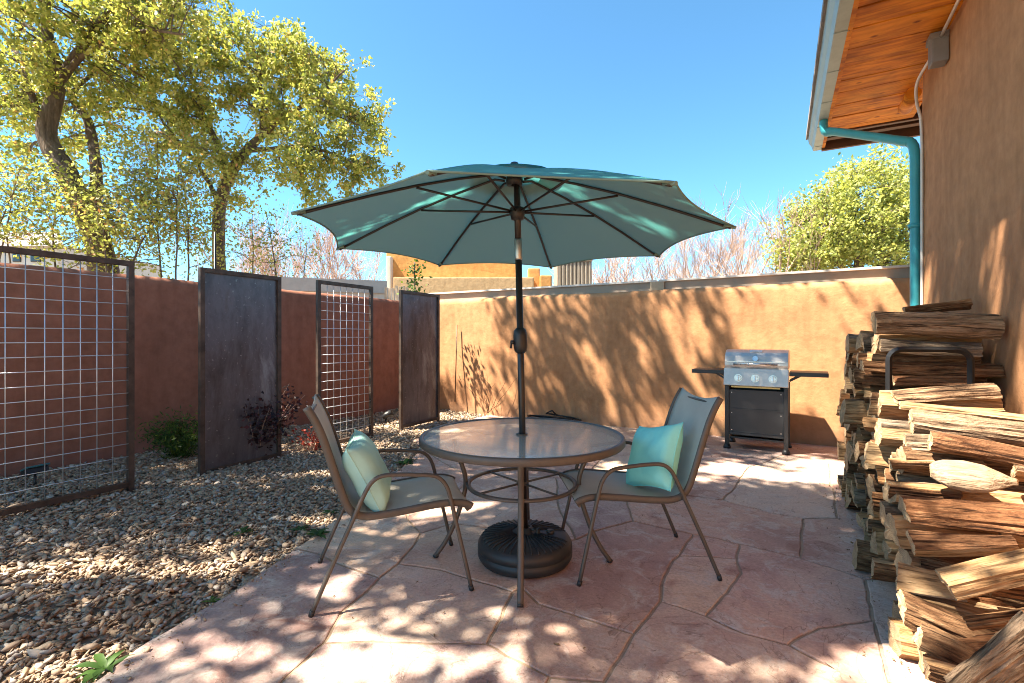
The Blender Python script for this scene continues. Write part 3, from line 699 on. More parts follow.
for an in (40, 130, 220, 310):
    a = R(an); m.tube([(math.cos(a)*.03, math.sin(a)*.03, .445), (math.cos(a)*.315, math.sin(a)*.315, .445)], .0065, 6)
m.lathe([(.024, .435), (.024, .456), (.032, .456), (.032, .435)], 16)
obj('ring_brace', m, M['frame'], t, world=False)

# ------------------------------------------------------------------ umbrella and base
UB = TC + rc(.018, 0)
t = thing('umbrella_base', 'round charcoal plastic umbrella base with ribbed top under the table', 'umbrella base', UB)
m = MB(); m.lathe([(.225, 0), (.262, .012), (.276, .035), (.278, .06), (.270, .066), (.270, .072), (.278, .078), (.276, .105), (.262, .128), (.235, .142), (.12, .158), (.05, .165), (.044, .19), (.03, .19), (.03, .16)], 56)
bd = obj('body', m, M['plastic'], t, world=False)
m = MB()
for k in range(40):
    a = 2*math.pi*k/40
    if abs(((math.degrees(a)-30+180) % 360)-180) < 14: continue
    m.tube([(math.cos(a)*.075, math.sin(a)*.075, .1655), (math.cos(a)*.15, math.sin(a)*.15, .1565), (math.cos(a)*.232, math.sin(a)*.232, .1455), (math.cos(a)*.255, math.sin(a)*.255, .134)], .0042, 5)
obj('top_ribs', m, M['plastic'], t, world=False)
m = MB(); a = R(30); m.lathe([(.0, .012), (.02, .012), (.024, .006), (.024, -.01)], 16, (math.cos(a)*.15, math.sin(a)*.15, .157)); obj('fill_cap', m, M['plastic'], t, world=False)
m = MB(); m.tube([(.02, 0, .18), (.075, 0, .18)], .007, 8); m.box((.085, 0, .18), (.012, .03, .03), 0, None, .004); obj('clamp_knob', m, M['plastic'], t, world=False)

top = rc(.028, 2.815, 2.20); bot = Vector((UB.x, UB.y, .10))
U = thing('patio_umbrella', 'teal patio umbrella open above the round table', 'umbrella', (UB.x, UB.y, .10))
ax = (top-bot).normalized()
def up(z): return bot + (top-bot)*((z-bot.z)/(top.z-bot.z))
m = MB(); m.tube([up(.10), up(1.775)], .0195, 14); obj('lower_pole', m, M['pole'], U)
m = MB(); m.tube([up(1.86), up(2.25)], .0190, 14); obj('upper_pole', m, M['pole'], U)
m = MB(); m.tube([up(1.755), up(1.765), up(1.868), up(1.878)], [.020, .0225, .0225, .020], 14); obj('tilt_collar', m, M['chrome'], U)
m = MB(); q = up(1.285); m.tube([q-ax*.075, q-ax*.06, q-ax*.03, q+ax*.03, q+ax*.06, q+ax*.075], [.022, .036, .041, .041, .036, .022], 16); ch = obj('crank_housing', m, M['black_paint'], U)
m = MB(); s_ = rc(-1, -.25).normalized(); m.tube([q+s_*.035-ax*.01, q+s_*.058-ax*.01], .012, 10); m.tube([q+s_*.055-ax*.01, q+s_*.058-ax*.045], .006, 8); obj('crank_handle', m, M['black_paint'], ch)
# canopy frame
UC = rc(.014, 2.80); RIMZ = 1.875; APZ = 2.27; UR = 1.175
def cdir(an): a = R(an); return rc(math.cos(a), math.sin(a))
angs = [-60+45*k for k in range(8)]
tips = [UC + cdir(a)*UR + Vector((0, 0, RIMZ)) for a in angs]
apex = UC + Vector((0, 0, APZ))
def rib_pt(k, u):
    p = apex.lerp(tips[k], u); p.z += .035*math.sin(math.pi*min(1, u))*(1-u*.25); return p
def can_pt(k, s, u):
    a = rib_pt(k, u); b = rib_pt((k+1) % 8, u); p = a.lerp(b, s)
    sag = 4*s*(1-s)
    p.z -= .030*sag*math.sin(math.pi*min(1, u*1.05))*u
    inw = (UC + Vector((0, 0, p.z)) - p); p += inw*(.055*sag*u**3); p.z += .018*sag*u**4
    return p
cn = MB(); U0 = .14
for k in range(8):
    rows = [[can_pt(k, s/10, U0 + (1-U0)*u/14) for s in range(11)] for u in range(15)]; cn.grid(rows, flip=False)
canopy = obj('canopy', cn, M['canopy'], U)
m = MB()
for k in range(8):
    rows = [[can_pt(k, s/6, .0 + .24*u/5) + Vector((0, 0, .012+.012*math.sin(s/6*math.pi)*u/5)) for s in range(7)] for u in range(6)]; m.grid(rows)
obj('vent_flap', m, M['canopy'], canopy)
hm = MB()
for k in range(8):
    ep = [can_pt(k, s/10, 1.0) for s in range(11)]; hm.tube(ep, .0045, 5)
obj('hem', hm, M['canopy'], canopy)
m = MB(); m.lathe([(.0, .055), (.02, .05), (.034, .03), (.05, .02), (.052, .008), (.0, .0)], 16, apex - Vector((0, 0, .005))); obj('finial', m, M['black_paint'], U)
hub = UC + Vector((0, 0, APZ-.055)); runner = up(2.035)
m = MB(); m.lathe([(.02, -.03), (.045, -.03), (.05, 0), (.045, .02), (.02, .02)], 16, hub); obj('hub', m, M['black_paint'], U)
m = MB(); m.lathe([(.02, -.05), (.036, -.045), (.045, -.01), (.045, .02), (.02, .03)], 16, runner); obj('runner', m, M['black_paint'], U)
for k in range(8):
    dn = Vector((0, 0, -.014)); m = MB()
    m.tube([hub.lerp(rib_pt(k, .1), .5)+dn] + [rib_pt(k, u)+dn for u in (.1, .3, .5, .7, .85, .985)], .0075, 8, flat=1.1); rb = obj('rib', m, M['pole'], U)
    d = (tips[k]-UC); d.z = 0; d.normalize()
    m = MB(); m.tube([runner + d*.04, rib_pt(k, .50)+dn*1.7], .0065, 8); obj('strut', m, M['pole'], rb)
    m = MB(); m.tube([rib_pt(k, .955)+dn*.8, rib_pt(k, 1.005)+dn*.3], [.012, .008], 8); obj('rib_pocket', m, M['canopy'], rb)

# ------------------------------------------------------------------ chairs
def chair(label, loc, rz):
    t = thing('patio_chair', label, 'chair', loc, rz)
    leg2 = [(-.383, .0), (-.29, .215), (-.195, .425), (-.155, .515), (-.115, .585), (-.065, .615), (.02, .616), (.11, .607), (.185, .596), (.225, .575), (.255, .535), (.275, .475), (.315, .30), (.383, .0)]
    for s in (-1, 1):
        y = lambda z: s*(.283 - .012*min(1, z/.6))
        pts = [(u, y(z), z+.008) for u, z in leg2]; cp = catmull(pts, 5)
        m = MB(); m.tube(cp, .0108, 10, up=(0, 1, 0)); o = obj('arm_and_legs', m, M['frame'], t, world=False)
        for u in (-.383, .383):
            mm = MB(); mm.tube([(u*1.005, s*.283, .0), (u*.985, s*.283, .026)], .0128, 10); obj('foot_cap', mm, M['plastic'], o, world=False)
    prof = [(-.408, .972), (-.375, .915), (-.342, .84), (-.312, .75), (-.283, .655), (-.255, .565), (-.228, .492), (-.195, .448), (-.145, .427), (-.08, .424), (.03, .431), (.15, .443), (.25, .450), (.32, .446), (.37, .432), (.392, .418)]
    cp = catmull([(u, 0, z) for u, z in prof], 4); k = len(cp)
    for s in (-1, 1):
        m = MB(); m.tube([Vector((p.x, s*.246, p.z)) for p in cp], .0195, 10, flat=.62, up=(0, 0, 1)); obj('side_rail', m, M['frame'], t, world=False)
    for (u, z) in ((-.396, .945), (.372, .415), (-.20, .438)):
        m = MB(); m.tube([(u, -.24, z-.012), (u, .24, z-.012)], .009, 8); obj('crossbar', m, M['frame'], t, world=False)
    for s in (-1, 1):
        for u0, z0, u1, z1 in ((-.195, .432, -.195, .432), (.285, .436, .287, .43)):
            m = MB(); m.tube([(u0, s*.24, z0), (u1, s*.277, z1)], .008, 8); obj('bracket', m, M['frame'], t, world=False)
    rows = []
    for i, p in enumerate(cp):
        tt = (cp[min(i+1, k-1)]-cp[max(i-1, 0)]).normalized(); nn = Vector((-tt.z, 0, tt.x))
        if nn.z < 0 and nn.x < 0: nn = -nn
        row = []
        for j in range(13):
            yy = -.240+.48*j/12; sag = 1-(yy/.24)**2
            e = .030*sag*math.exp(-((i)/3.0)**2)
            q = Vector((p.x, yy, p.z)) - Vector((nn.x, 0, nn.z))*(.013*sag) + Vector((0, 0, .008)) + tt*e
            row.append(q)
        rows.append(row)
    m = MB(); m.grid(rows); o = obj('sling', m, M['sling'], t, world=False)
    md = o.modifiers.new('th', 'SOLIDIFY'); md.thickness = .004
    return t
CHL = chair('brown metal sling chair left of the table, holding the pale aqua pillow', (-1.86, 1.995, 0), math.atan2(.728, .685))
CHR = chair('brown metal sling chair right of the table, holding the bright turquoise pillow', (-.759, 2.84, 0), math.atan2(-.55, -.835))

def pillow(label, ch, u, v, z, tilt, roll, yaw, w, th, mat):
    n = 26; P = [[], []]
    for sd in (1, -1):
        for i in range(n+1):
            row = []
            for j in range(n+1):
                a = -1+2*i/n; b = -1+2*j/n
                pin = 1 - .11*(1-a*a)*abs(b)**3; pin2 = 1 - .11*(1-b*b)*abs(a)**3
                X = a*w/2*pin2; Y = b*w/2*pin
                hh = th/2*((1-a**4)*(1-b**4))**.52
                wr = .010*noise.noise(Vector((a*2.2+sd*5, b*2.6, 1.3)))*(1-a**4)*(1-b**4) + .009*noise.noise(Vector((a*6, b*3.5+sd, 4)))*max(abs(a), abs(b))**2*(1-a**6)*(1-b**6)
                row.append(Vector((sd*(hh)+wr, X, Y)))
            P[0 if sd > 0 else 1].append(row)
    m = MB(); m.grid(P[0], smooth=True); m.grid(P[1], smooth=True, flip=True)
    ed = [P[0][i][0] for i in range(n+1)] + [P[0][n][j] for j in range(1, n+1)] + [P[0][i][n] for i in range(n-1, -1, -1)] + [P[0][0][j] for j in range(n-1, -1, -1)]
    m.tube(ed, .0032, 6, cap=False)
    o = obj('throw_pillow', m, mat); tag(o, label, 'pillow')
    rz = ch.rotation_euler.z
    base = Matrix.Translation(ch.location) @ Matrix.Rotation(rz, 4, 'Z') @ Matrix.Translation((u, v, z)) @ Matrix.Rotation(yaw, 4, 'Z') @ Matrix.Rotation(tilt, 4, 'Y') @ Matrix.Rotation(roll, 4, 'X')
    o.matrix_world = base; return o
pillow('pale aqua throw pillow leaning in the chair left of the table', CHL, -.125, -.055, .602, R(-26), R(5), R(-8), .385, .15, M['pillow_pale'])
pillow('bright turquoise throw pillow leaning in the chair right of the table', CHR, -.105, .055, .615, R(-24), R(14), R(14), .385, .15, M['pillow_bright'])

# ------------------------------------------------------------------ gas grill
GX, GY = -.235, 6.22
t = thing('gas_grill', 'stainless gas grill with two side shelves on black legs by the sunlit wall', 'grill', (GX, GY+.22, 0), R(-3))
def gl(n_, m_, mat, par=t): return obj(n_, m_, mat, par, world=False)
for sx in (-1, 1):
    for sy in (-1, 1):
        m = MB(); m.beam((sx*.305, sy*.20, .03), (sx*.305, sy*.20, .78), .045, .045, 0, .004); lg = gl('leg', m, M['grill_black'])
        m = MB(); m.tube([(sx*.305, sy*.20, 0), (sx*.305, sy*.20, .02), (sx*.305, sy*.20, .05)], [.044, .042, .028], 14); gl('foot', m, M['grill_black'], lg)
m = MB(); m.box((0, -.19, .43), (.565, .012, .53), 0, None, .003); m.box((0, -.199, .47), (.565, .008, .012)); m.box((0, -.199, .18), (.565, .014, .03), 0, None, .003)
gl('front_panel', m, M['grill_grey'])
m = MB(); m.box((0, 0, .13), (.56, .38, .02), 0, None, .004); m.box((-.285, 0, .45), (.01, .36, .56)); m.box((.285, 0, .45), (.01, .36, .56)); m.box((0, .19, .45), (.56, .01, .56)); gl('cart_body', m, M['grill_black'])
m = MB(); m.box((0, .01, .82), (.60, .42, .16), 0, None, .01); gl('firebox', m, M['grill_black'])
rt = Matrix.Rotation(R(-9), 3, 'X')
m = MB(); m.box((0, -.235, .845), (.665, .06, .20), 0, rt, .006); cp_ = gl('control_panel', m, M['stainless'])
for k, x in enumerate((-.175, -.0, .18)):
    m = MB(); kz = .838; c0 = Vector((x, -.268, kz)); d = Vector((0, -1, .05)).normalized()
    m.tube([c0, c0+d*.008], .044, 20); m.tube([c0+d*.008, c0+d*.03], [.034, .030], 20); m.box(c0+d*.034, (.014, .014, .06), 0, rt, .003); gl('knob', m, M['knob'], cp_)
m = MB(); m.box((0, -.265, .735), (.5, .012, .018)); gl('drip_rail', m, simple('brass_rail', (.55, .36, .14), .35, .8), cp_)
# lid: rolled front, ends closed
lp = [(-.225, .945), (-.235, .985), (-.232, 1.03), (-.212, 1.085), (-.17, 1.130), (-.10, 1.158), (0, 1.165), (.12, 1.155), (.19, 1.12), (.215, 1.05), (.215, .945)]
m = MB(); rows = [[(x, y, z) for y, z in lp] for x in (-.325, -.318, .318, .325)]; m.grid(rows, smooth=False)
m.add([(-.325, y, z) for y, z in lp], [tuple(range(len(lp)-1, -1, -1))]); m.add([(.325, y, z) for y, z in lp], [tuple(range(len(lp)))])
ld = gl('lid', m, M['stainless'])
m = MB(); m.box((0, -.236, 1.025), (.60, .006, .012), 0, None, .002); m.tube([(-.2, -.232, 1.0), (-.2, -.285, 1.0)], .009, 8); m.tube([(.2, -.232, 1.0), (.2, -.285, 1.0)], .009, 8)
m.tube([(-.225, -.287, 1.0), (.225, -.287, 1.0)], .0145, 12); gl('handle', m, M['knob'], ld)
m = MB(); m.box((.0, -.155, 1.143), (.13, .045, .012), 0, Matrix.Rotation(R(35), 3, 'X'), .006); m.box((0, -.163, 1.147), (.095, .022, .010), 0, Matrix.Rotation(R(35), 3, 'X'), .003); gl('badge', m, M['knob'], ld)
m = MB(); q_ = Vector((.0, -.236, 1.062)); m.tube([q_, q_+Vector((0, -.012, .003))], .030, 20); gl('thermometer', m, M['knob'], ld)
m = MB()
for sx in (-.255, .255):
    for zz_ in (.66, .42, .22): m.tube([(sx, -.195, zz_), (sx, -.2, zz_)], .006, 8)
gl('screws', m, M['knob'])
m = MB(); m.tube(catmull([(.2, .1, .72), (.22, .05, .5), (.15, -.02, .3), (.1, .02, .2)], 5), .009, 8); gl('gas_hose', m, M['rubber'])
for sx in (-1, 1):
    m = MB(); m.box((sx*.52, -.02, .905), (.37, .36, .03), 0, None, .010); m.box((sx*.52, -.205, .895), (.37, .016, .045), 0, None, .006)
    m.beam((sx*.335, -.1, .81), (sx*.47, -.1, .89), .02, .02); m.beam((sx*.335, .1, .81), (sx*.47, .1, .89), .02, .02)
    gl('side_shelf', m, M['grill_black'])

# ------------------------------------------------------------------ firewood
m = MB(); RKY = 3.58
def arch(m, y):
    x0, x1, zt, rr = .562, .925, 1.235, .065
    pts = [(x0, y, .02), (x0, y, zt-rr)] + [(x0+rr-rr*math.cos(a), y, zt-rr+rr*math.sin(a)) for a in np.linspace(.3, math.pi/2, 5)] + [(x1-rr+rr*math.sin(a), y, zt-rr+rr*math.cos(a)) for a in np.linspace(0, math.pi/2-.3, 5)] + [(x1, y, zt-rr), (x1, y, .02)]
    m.tube(pts, .0165, 4, flat=1.6, up=(1, 0, 0), smooth=False)
rk = thing('firewood_rack', 'black steel arched firewood rack sticking out of the log pile', 'firewood rack', (.75, RKY, 0))
arch(m, RKY); obj('front_arch', m, M['black_paint'], rk)
m = MB(); arch(m, 5.22); obj('rear_arch', m, M['black_paint'], rk)
m = MB(); m.beam((.60, RKY+.02, .03), (.60, 5.2, .03), .03, .03); m.beam((.89, RKY+.02, .03), (.89, 5.2, .03), .03, .03); obj('base_rail', m, M['black_paint'], rk)

def section(kind, rnd, nr_=12):
    """closed outline (y,z) of unit size with a bark (0) / split (1) flag per segment"""
    cor = []
    if kind == 'round':
        for i in range(14): a = 2*math.pi*i/14; r_ = rnd.uniform(.93, 1.05); cor.append((math.cos(a)*r_, math.sin(a)*r_, 0))
    elif kind == 'half':
        for i in range(9): a = math.pi*i/8; cor.append((math.cos(a)*1.05, math.sin(a)*rnd.uniform(.88, 1.0)-.38, 0 if i < 8 else 1))
        cor.append((-.35, -.38+rnd.uniform(-.1, .06), 1)); cor.append((.4, -.38+rnd.uniform(-.1, .06), 1))
    elif kind == 'quarter':
        for i in range(6): a = R(42)+R(96)*i/5; cor.append((math.cos(a)*1.45, math.sin(a)*1.45-.8, 0 if i < 5 else 1))
        cor.append((-.5+rnd.uniform(-.12, .12), -.35, 1)); cor.append((rnd.uniform(-.2, .2), -.95, 1)); cor.append((.55+rnd.uniform(-.12, .12), -.3, 1))
    elif kind == 'slab':
        for y, z in ((-1, -.42), (-.1, -.5), (1, -.38), (1.08, .05), (.92, .42), (.1, .52), (-.9, .4), (-1.08, 0)): cor.append((y, z+rnd.uniform(-.06, .06), 1))
        cor[2] = cor[2][:2]+(0,); cor[3] = cor[3][:2]+(0,)
    else:           # chunk: an irregular split billet
        k = rnd.choice((5, 6, 6, 7)); st = rnd.uniform(0, 6.28); nb = rnd.randint(2, 4)
        for i in range(k):
            a = st+2*math.pi*(i+rnd.uniform(-.22, .22))/k; r_ = rnd.uniform(.72, 1.2); cor.append((math.cos(a)*r_, math.sin(a)*r_, 0 if i < nb else 1))
    pts = []; fl = []; sh = []
    per = sum(math.hypot(cor[i][0]-cor[(i+1) % len(cor)][0], cor[i][1]-cor[(i+1) % len(cor)][1]) for i in range(len(cor)))
    for i, (y, z, f_) in enumerate(cor):
        y1, z1, _ = cor[(i+1) % len(cor)]; n = max(1, round(math.hypot(y1-y, z1-z)/per*(46 if nr_ > 20 else 30)))
        for q in range(n):
            t_ = q/n; bulge = .06*math.sin(math.pi*t_) if f_ == 0 else 0
            yy, zz = y+(y1-y)*t_, z+(z1-z)*t_; ll = math.hypot(yy, zz)+1e-6; pts.append((yy*(1+bulge/ll), zz*(1+bulge/ll))); fl.append(f_)
    return pts, fl
def ridg(v): return 1-2.2*abs(noise.noise(v))
def log(name, a, b, rad, kind='chunk', roll=None, bark='bark', wood='split', bend=.006, taper=(1, 1), rough=1.0, prof=None, nr=22):
    a = Vector(a); b = Vector(b); ln = (b-a).length; rnd = random.Random(random.random()); sec, fl = section(kind, rnd, nr); k = len(sec)
    if roll is None: roll = rnd.uniform(0, 6.28)
    sd = rnd.uniform(0, 100); cr, sr = math.cos(roll), math.sin(roll); m = MB(); vs = []
    bdy, bdz = rnd.uniform(-bend, bend), rnd.uniform(-bend, bend); tl = rnd.uniform(-.5, .5); tl2 = rnd.uniform(-.5, .5); tw = rnd.uniform(-.15, .15)
    for i in range(nr):
        s_ = i/(nr-1); x = (s_-.5)*ln; sc = rad*(taper[0]+(taper[1]-taper[0])*s_)
        if prof: sc *= prof(s_)
        c2, s2 = math.cos(tw*(s_-.5)), math.sin(tw*(s_-.5))
        for j, (y, z) in enumerate(sec):
            Y = y*cr-z*sr; Z = y*sr+z*cr; Y, Z = Y*c2-Z*s2, Y*s2+Z*c2
            lx = s_*ln
            if fl[j] == 0 or fl[j-1] == 0: d_ = .13*ridg(Vector((lx*2.2+sd, Y*3.4, Z*3.4))) + .07*ridg(Vector((lx*5+sd, Y*8, Z*8)))-.09
            else:
                st = noise.noise(Vector((lx*1.2+sd, Y*5.5, Z*5.5))); d_ = .10*round(st*3.2)/3.2 + .045*noise.noise(Vector((lx*3+sd, Y*14, Z*14)))
            w = 1 + rough*(d_ + .16*noise.noise(Vector((lx*3.2+sd, Y*.9, Z*.9))))
            xe = 0
            if i == 0 or i == nr-1: xe = rad*(.3*tl*Y + .3*tl2*Z) + rough*(.006*noise.noise(Vector((sd+i, Y*2.5, Z*2.5))) + .004*noise.noise(Vector((sd+i, Y*11, Z*11))))
            vs.append((x+xe, Y*sc*w + bdy*math.sin(math.pi*s_), Z*sc*w + bdz*math.sin(math.pi*s_)))
    for i in range(nr-1):
        for j in range(k):
            p, q = i*k+j, i*k+(j+1) % k; m.f.append((p, p+k, q+k, q)); m.m.append(fl[j]); m.sm.append(bark == 'drift')
    m.v = vs
    for e, o_ in ((0, 0), (nr-1, (nr-1)*k)):
        ring = [o_+j for j in range(k)]; cv = Vector((0, 0, 0))
        for r_ in ring: cv += Vector(vs[r_])
        cv /= k; base_ = len(m.v)
        for r_ in ring:
            q = cv.lerp(Vector(vs[r_]), .55); q.x += rough*.006*noise.noise(q*60+Vector((sd, 0, 0))); m.v.append(tuple(q))
        m.v.append(tuple(cv)); ci = len(m.v)-1
        for j in range(k):
            j2 = (j+1) % k; f1 = (ring[j], ring[j2], base_+j2, base_+j); f2 = (base_+j, base_+j2, ci)
            for f_ in (f1, f2): m.f.append(f_ if e == 0 else f_[::-1]); m.m.append(2); m.sm.append(False)
    o = obj(name, m, [M[bark], M[wood], M['end']])
    x = (b-a).normalized(); y = Vector((0, 0, 1)).cross(x).normalized(); z = x.cross(y)
    o.matrix_world = Matrix.Translation((a+b)/2) @ Matrix((x, y, z)).transposed().to_4x4(); return o

def ynear(z): return 2.03 + z*1.42 if z < 1.0 else 3.70
# front logs, surveyed one by one: (left px, py), (right px, py), depth plane y, thickness px, kind, bark, label
def slog(l, r, y, th, kind, bark, label, yr=None, **kw):
    yr = yr or y
    a = gy(l[0], l[1], y); b = gy(r[0], r[1], yr)
    c = -.485*a.x+.875*a.y; rad = th/2*c/F
    o = log('firewood_log', a, b, rad, kind, bark=bark, **dict(dict(nr=28), **kw)); tag(o, label, 'firewood log', 'firewood logs in the pile'); return o
slog((904, 311), (970, 303), 4.1, 13, 'quarter', 'bark', 'pale split log tilted up on the very top of the pile by the downspout', roll=2.4)
slog((874, 322), (998, 326), 3.72, 22, 'round', 'bark_grey', 'long grey round log with dark left end, lying across the top', bend=.01)
slog((880, 345), (980, 350), 3.70, 21, 'half', 'bark_grey', 'grey log with reddish right end, just above the black rack arch', roll=.2)
slog((862, 366), (1000, 371), 3.78, 20, 'half', 'bark', 'long brown log behind the black rack arch, second below its top bar', roll=.1)
slog((893, 381), (966, 381), 3.70, 18, 'half', 'bark_red', 'reddish log framed inside the black rack arch', roll=-.1)
slog((893, 397), (995, 390), 3.46, 20, 'half', 'bark_grey', 'twisted grey log directly in front of the black rack arch', roll=.3, bend=.008)
slog((900, 405), (1026, 419), 3.33, 13, 'slab', 'bark', 'wavy yellow split log in front of the rack arch foot', roll=.1, bend=.008)
slog((911, 421), (1036, 436), 3.20, 24, 'round', 'bark_grey', 'thick grey weathered log above the reddish round log', bend=.008)
slog((905, 444), (960, 447), 3.10, 20, 'round', 'bark_grey', 'short grey round log end left of the reddish round log')
slog((930, 441), (1050, 464), 2.98, 19, 'round', 'bark_red', 'reddish round log with pale cut end above the driftwood teardrop', bend=.008, rough=.7)
slog((890, 463), (985, 466), 3.02, 20, 'half', 'bark', 'dark brown log behind the left end of the driftwood teardrop')
slog((930, 470), (1018, 482), 2.84, 40, 'half', 'drift', 'smooth teardrop shaped driftwood log tapering to the right', rough=.5, bend=.0, wood='drift', nr=30, prof=lambda s: float(np.interp(s, (0, .06, .18, .4, .62, .82, .93, 1), (.42, .66, .9, 1, .86, .48, .24, .2))))
slog((1014, 472), (1052, 478), 2.90, 20, 'half', 'bark_grey', 'grey log right of the driftwood teardrop tip')
slog((903, 509), (1075, 524), 2.72, 36, 'half', 'bark_red', 'long thick red barked log under the driftwood teardrop', roll=.15, bend=.008, nr=30)
slog((888, 490), (960, 496), 2.95, 18, 'quarter', 'bark', 'brown split log wedged above the left end of the red barked log')
slog((911, 543), (1014, 543), 2.60, 30, 'quarter', 'bark_red', 'stout reddish log under the red barked one, pointed at right', roll=.1, taper=(1, .62))
slog((945, 583), (1062, 558), 2.42, 30, 'slab', 'bark', 'broad pale split log curving up toward the house', roll=.25, bend=.008, nr=30)
slog((897, 577), (965, 588), 2.55, 24, 'half', 'bark_grey', 'grey brown log left of the broad pale split log')
slog((902, 604), (1012, 650), 2.40, 34, 'half', 'bark', 'big brown split log sloping down to the right, low in the pile', roll=.4, bend=.008, nr=30)
slog((966, 622), (1060, 606), 2.24, 24, 'half', 'bark', 'pale yellow wedge log with its cut end facing the patio', roll=2.7, taper=(1, .8))
slog((918, 636), (985, 668), 2.30, 26, 'quarter', 'bark', 'yellowish split log under the big sloping brown log', roll=.6)
slog((926, 668), (1000, 690), 2.18, 24, 'quarter', 'bark', 'pale split block on the ground at the near corner of the pile', roll=2.2)
slog((962, 692), (1046, 628), 2.06, 30, 'chunk', 'bark_grey', 'thick rough grey log leaning diagonally at the photo corner', rough=1.6, nr=30)
slog((1000, 540), (1072, 552), 2.7, 26, 'half', 'bark', 'dark log behind the pointed reddish log, at the photo right edge')
slog((990, 588), (1080, 600), 2.5, 22, 'half', 'bark', 'dark log in the gap under the broad pale split log')
slog((955, 650), (1040, 640), 2.34, 24, 'half', 'bark_red', 'reddish split log under the pale yellow wedge log')
# body of the pile, row by row
ordn = ['lowest', 'second', 'third', 'fourth', 'fifth', 'sixth', 'seventh', 'eighth', 'ninth', 'tenth', 'eleventh', 'twelfth', 'thirteenth', 'fourteenth']
nth = lambda k: {1: 'first', 2: 'second', 3: 'third'}.get(k, '%dth' % k if k % 10 not in (1, 2, 3) or 10 < k < 14 else '%d%s' % (k, {1: 'st', 2: 'nd', 3: 'rd'}[k % 10]))
row = 0; z = .062
while z < 1.36:
    y = 5.20 - (z*.10) - random.uniform(0, .05); col_ = 0
    yn = ynear(z)+.13
    while y > yn:
        r0 = random.uniform(.052, .086); kind = random.choice(['quarter', 'quarter', 'half', 'round', 'chunk', 'chunk', 'chunk', 'slab'])
        bk = random.choice(['bark', 'bark', 'bark_grey', 'bark_red'])
        x0 = .49 + random.uniform(-.05, .085) + .02*max(0, z-.6)
        if random.random() < .10: x0 -= random.uniform(.03, .09)
        x1 = min(1.06, x0 + random.uniform(.50, .60))
        ang = random.uniform(-.06, .06)
        o = log('firewood_log', (x0, y-ang, z+random.uniform(-.012, .012)), (x1, y+ang, z+random.uniform(-.012, .012)), r0, kind, bark=bk, nr=12)
        what = {'quarter': 'wedge split', 'half': 'half round', 'round': 'round', 'slab': 'flat split', 'chunk': 'jagged split'}[kind]; colr = {'bark': 'brown', 'bark_grey': 'grey', 'bark_red': 'reddish'}[bk]
        col_ += 1
        tag(o, '%s %s log, %s row from the ground, %s from the grill end' % (colr, what, ordn[row], nth(col_)), 'firewood log', 'firewood logs in the pile')
        y -= r0*1.72 + random.uniform(0, .012)
    z += .120; row += 1

# wood chips and dry bits lying along the pile and the gravel edge
P = []
for _ in range(110):
    y = random.uniform(2.0, 5.2); P.append((.45-abs(random.gauss(0, .10)), y, .006))
for _ in range(160):
    y = random.uniform(.8, 5.5); P.append((edge_x(y)+abs(random.gauss(0, .12)), y, .006))
for _ in range(90): P.append((random.uniform(-2.2, .4), random.uniform(1.2, 6.6), .005))
P = np.array(P); v, f = pebbles(P, RNG.uniform(.002, .0075, len(P))); tag(np_obj('litter', v, f, M['litter']), 'small wood chips and grit scattered on the flagstones', 'litter', kind='stuff')

# ------------------------------------------------------------------ leaves and trees
def leaves(pos, size, elong=1.7, fold=.35):
    n = len(pos); s = size
    T = np.stack([np.stack([np.zeros(n), np.zeros(n), np.zeros(n)], -1),
                  np.stack([s*.5, -s/elong*.5, s*fold*.3], -1),
                  np.stack([s, np.zeros(n), np.zeros(n)], -1),
                  np.stack([s*.5, s/elong*.5, s*fold*.3], -1)], 1)
    q = RNG.normal(size=(n, 4)); q /= np.linalg.norm(q, axis=1, keepdims=True)
    w, x, y, z = q.T
    Rm = np.stack([np.stack([1-2*(y*y+z*z), 2*(x*y-z*w), 2*(x*z+y*w)], -1), np.stack([2*(x*y+z*w), 1-2*(x*x+z*z), 2*(y*z-x*w)], -1), np.stack([2*(x*z-y*w), 2*(y*z+x*w), 1-2*(x*x+y*y)], -1)], 1)
    v = np.einsum('nij,nkj->nki', Rm, T) + pos[:, None, :]
    f = np.arange(n*4).reshape(n, 4)
    return v.reshape(-1, 3), f
def nearest(limbs, p):
    best = None
    for lm in limbs:
        for i in range(len(lm)):
            q, r_ = lm[i]; d = (q-p).length + max(0, q.z-p.z)*.5
            if best is None or d < best[0]: best = (d, q, r_)
    return best
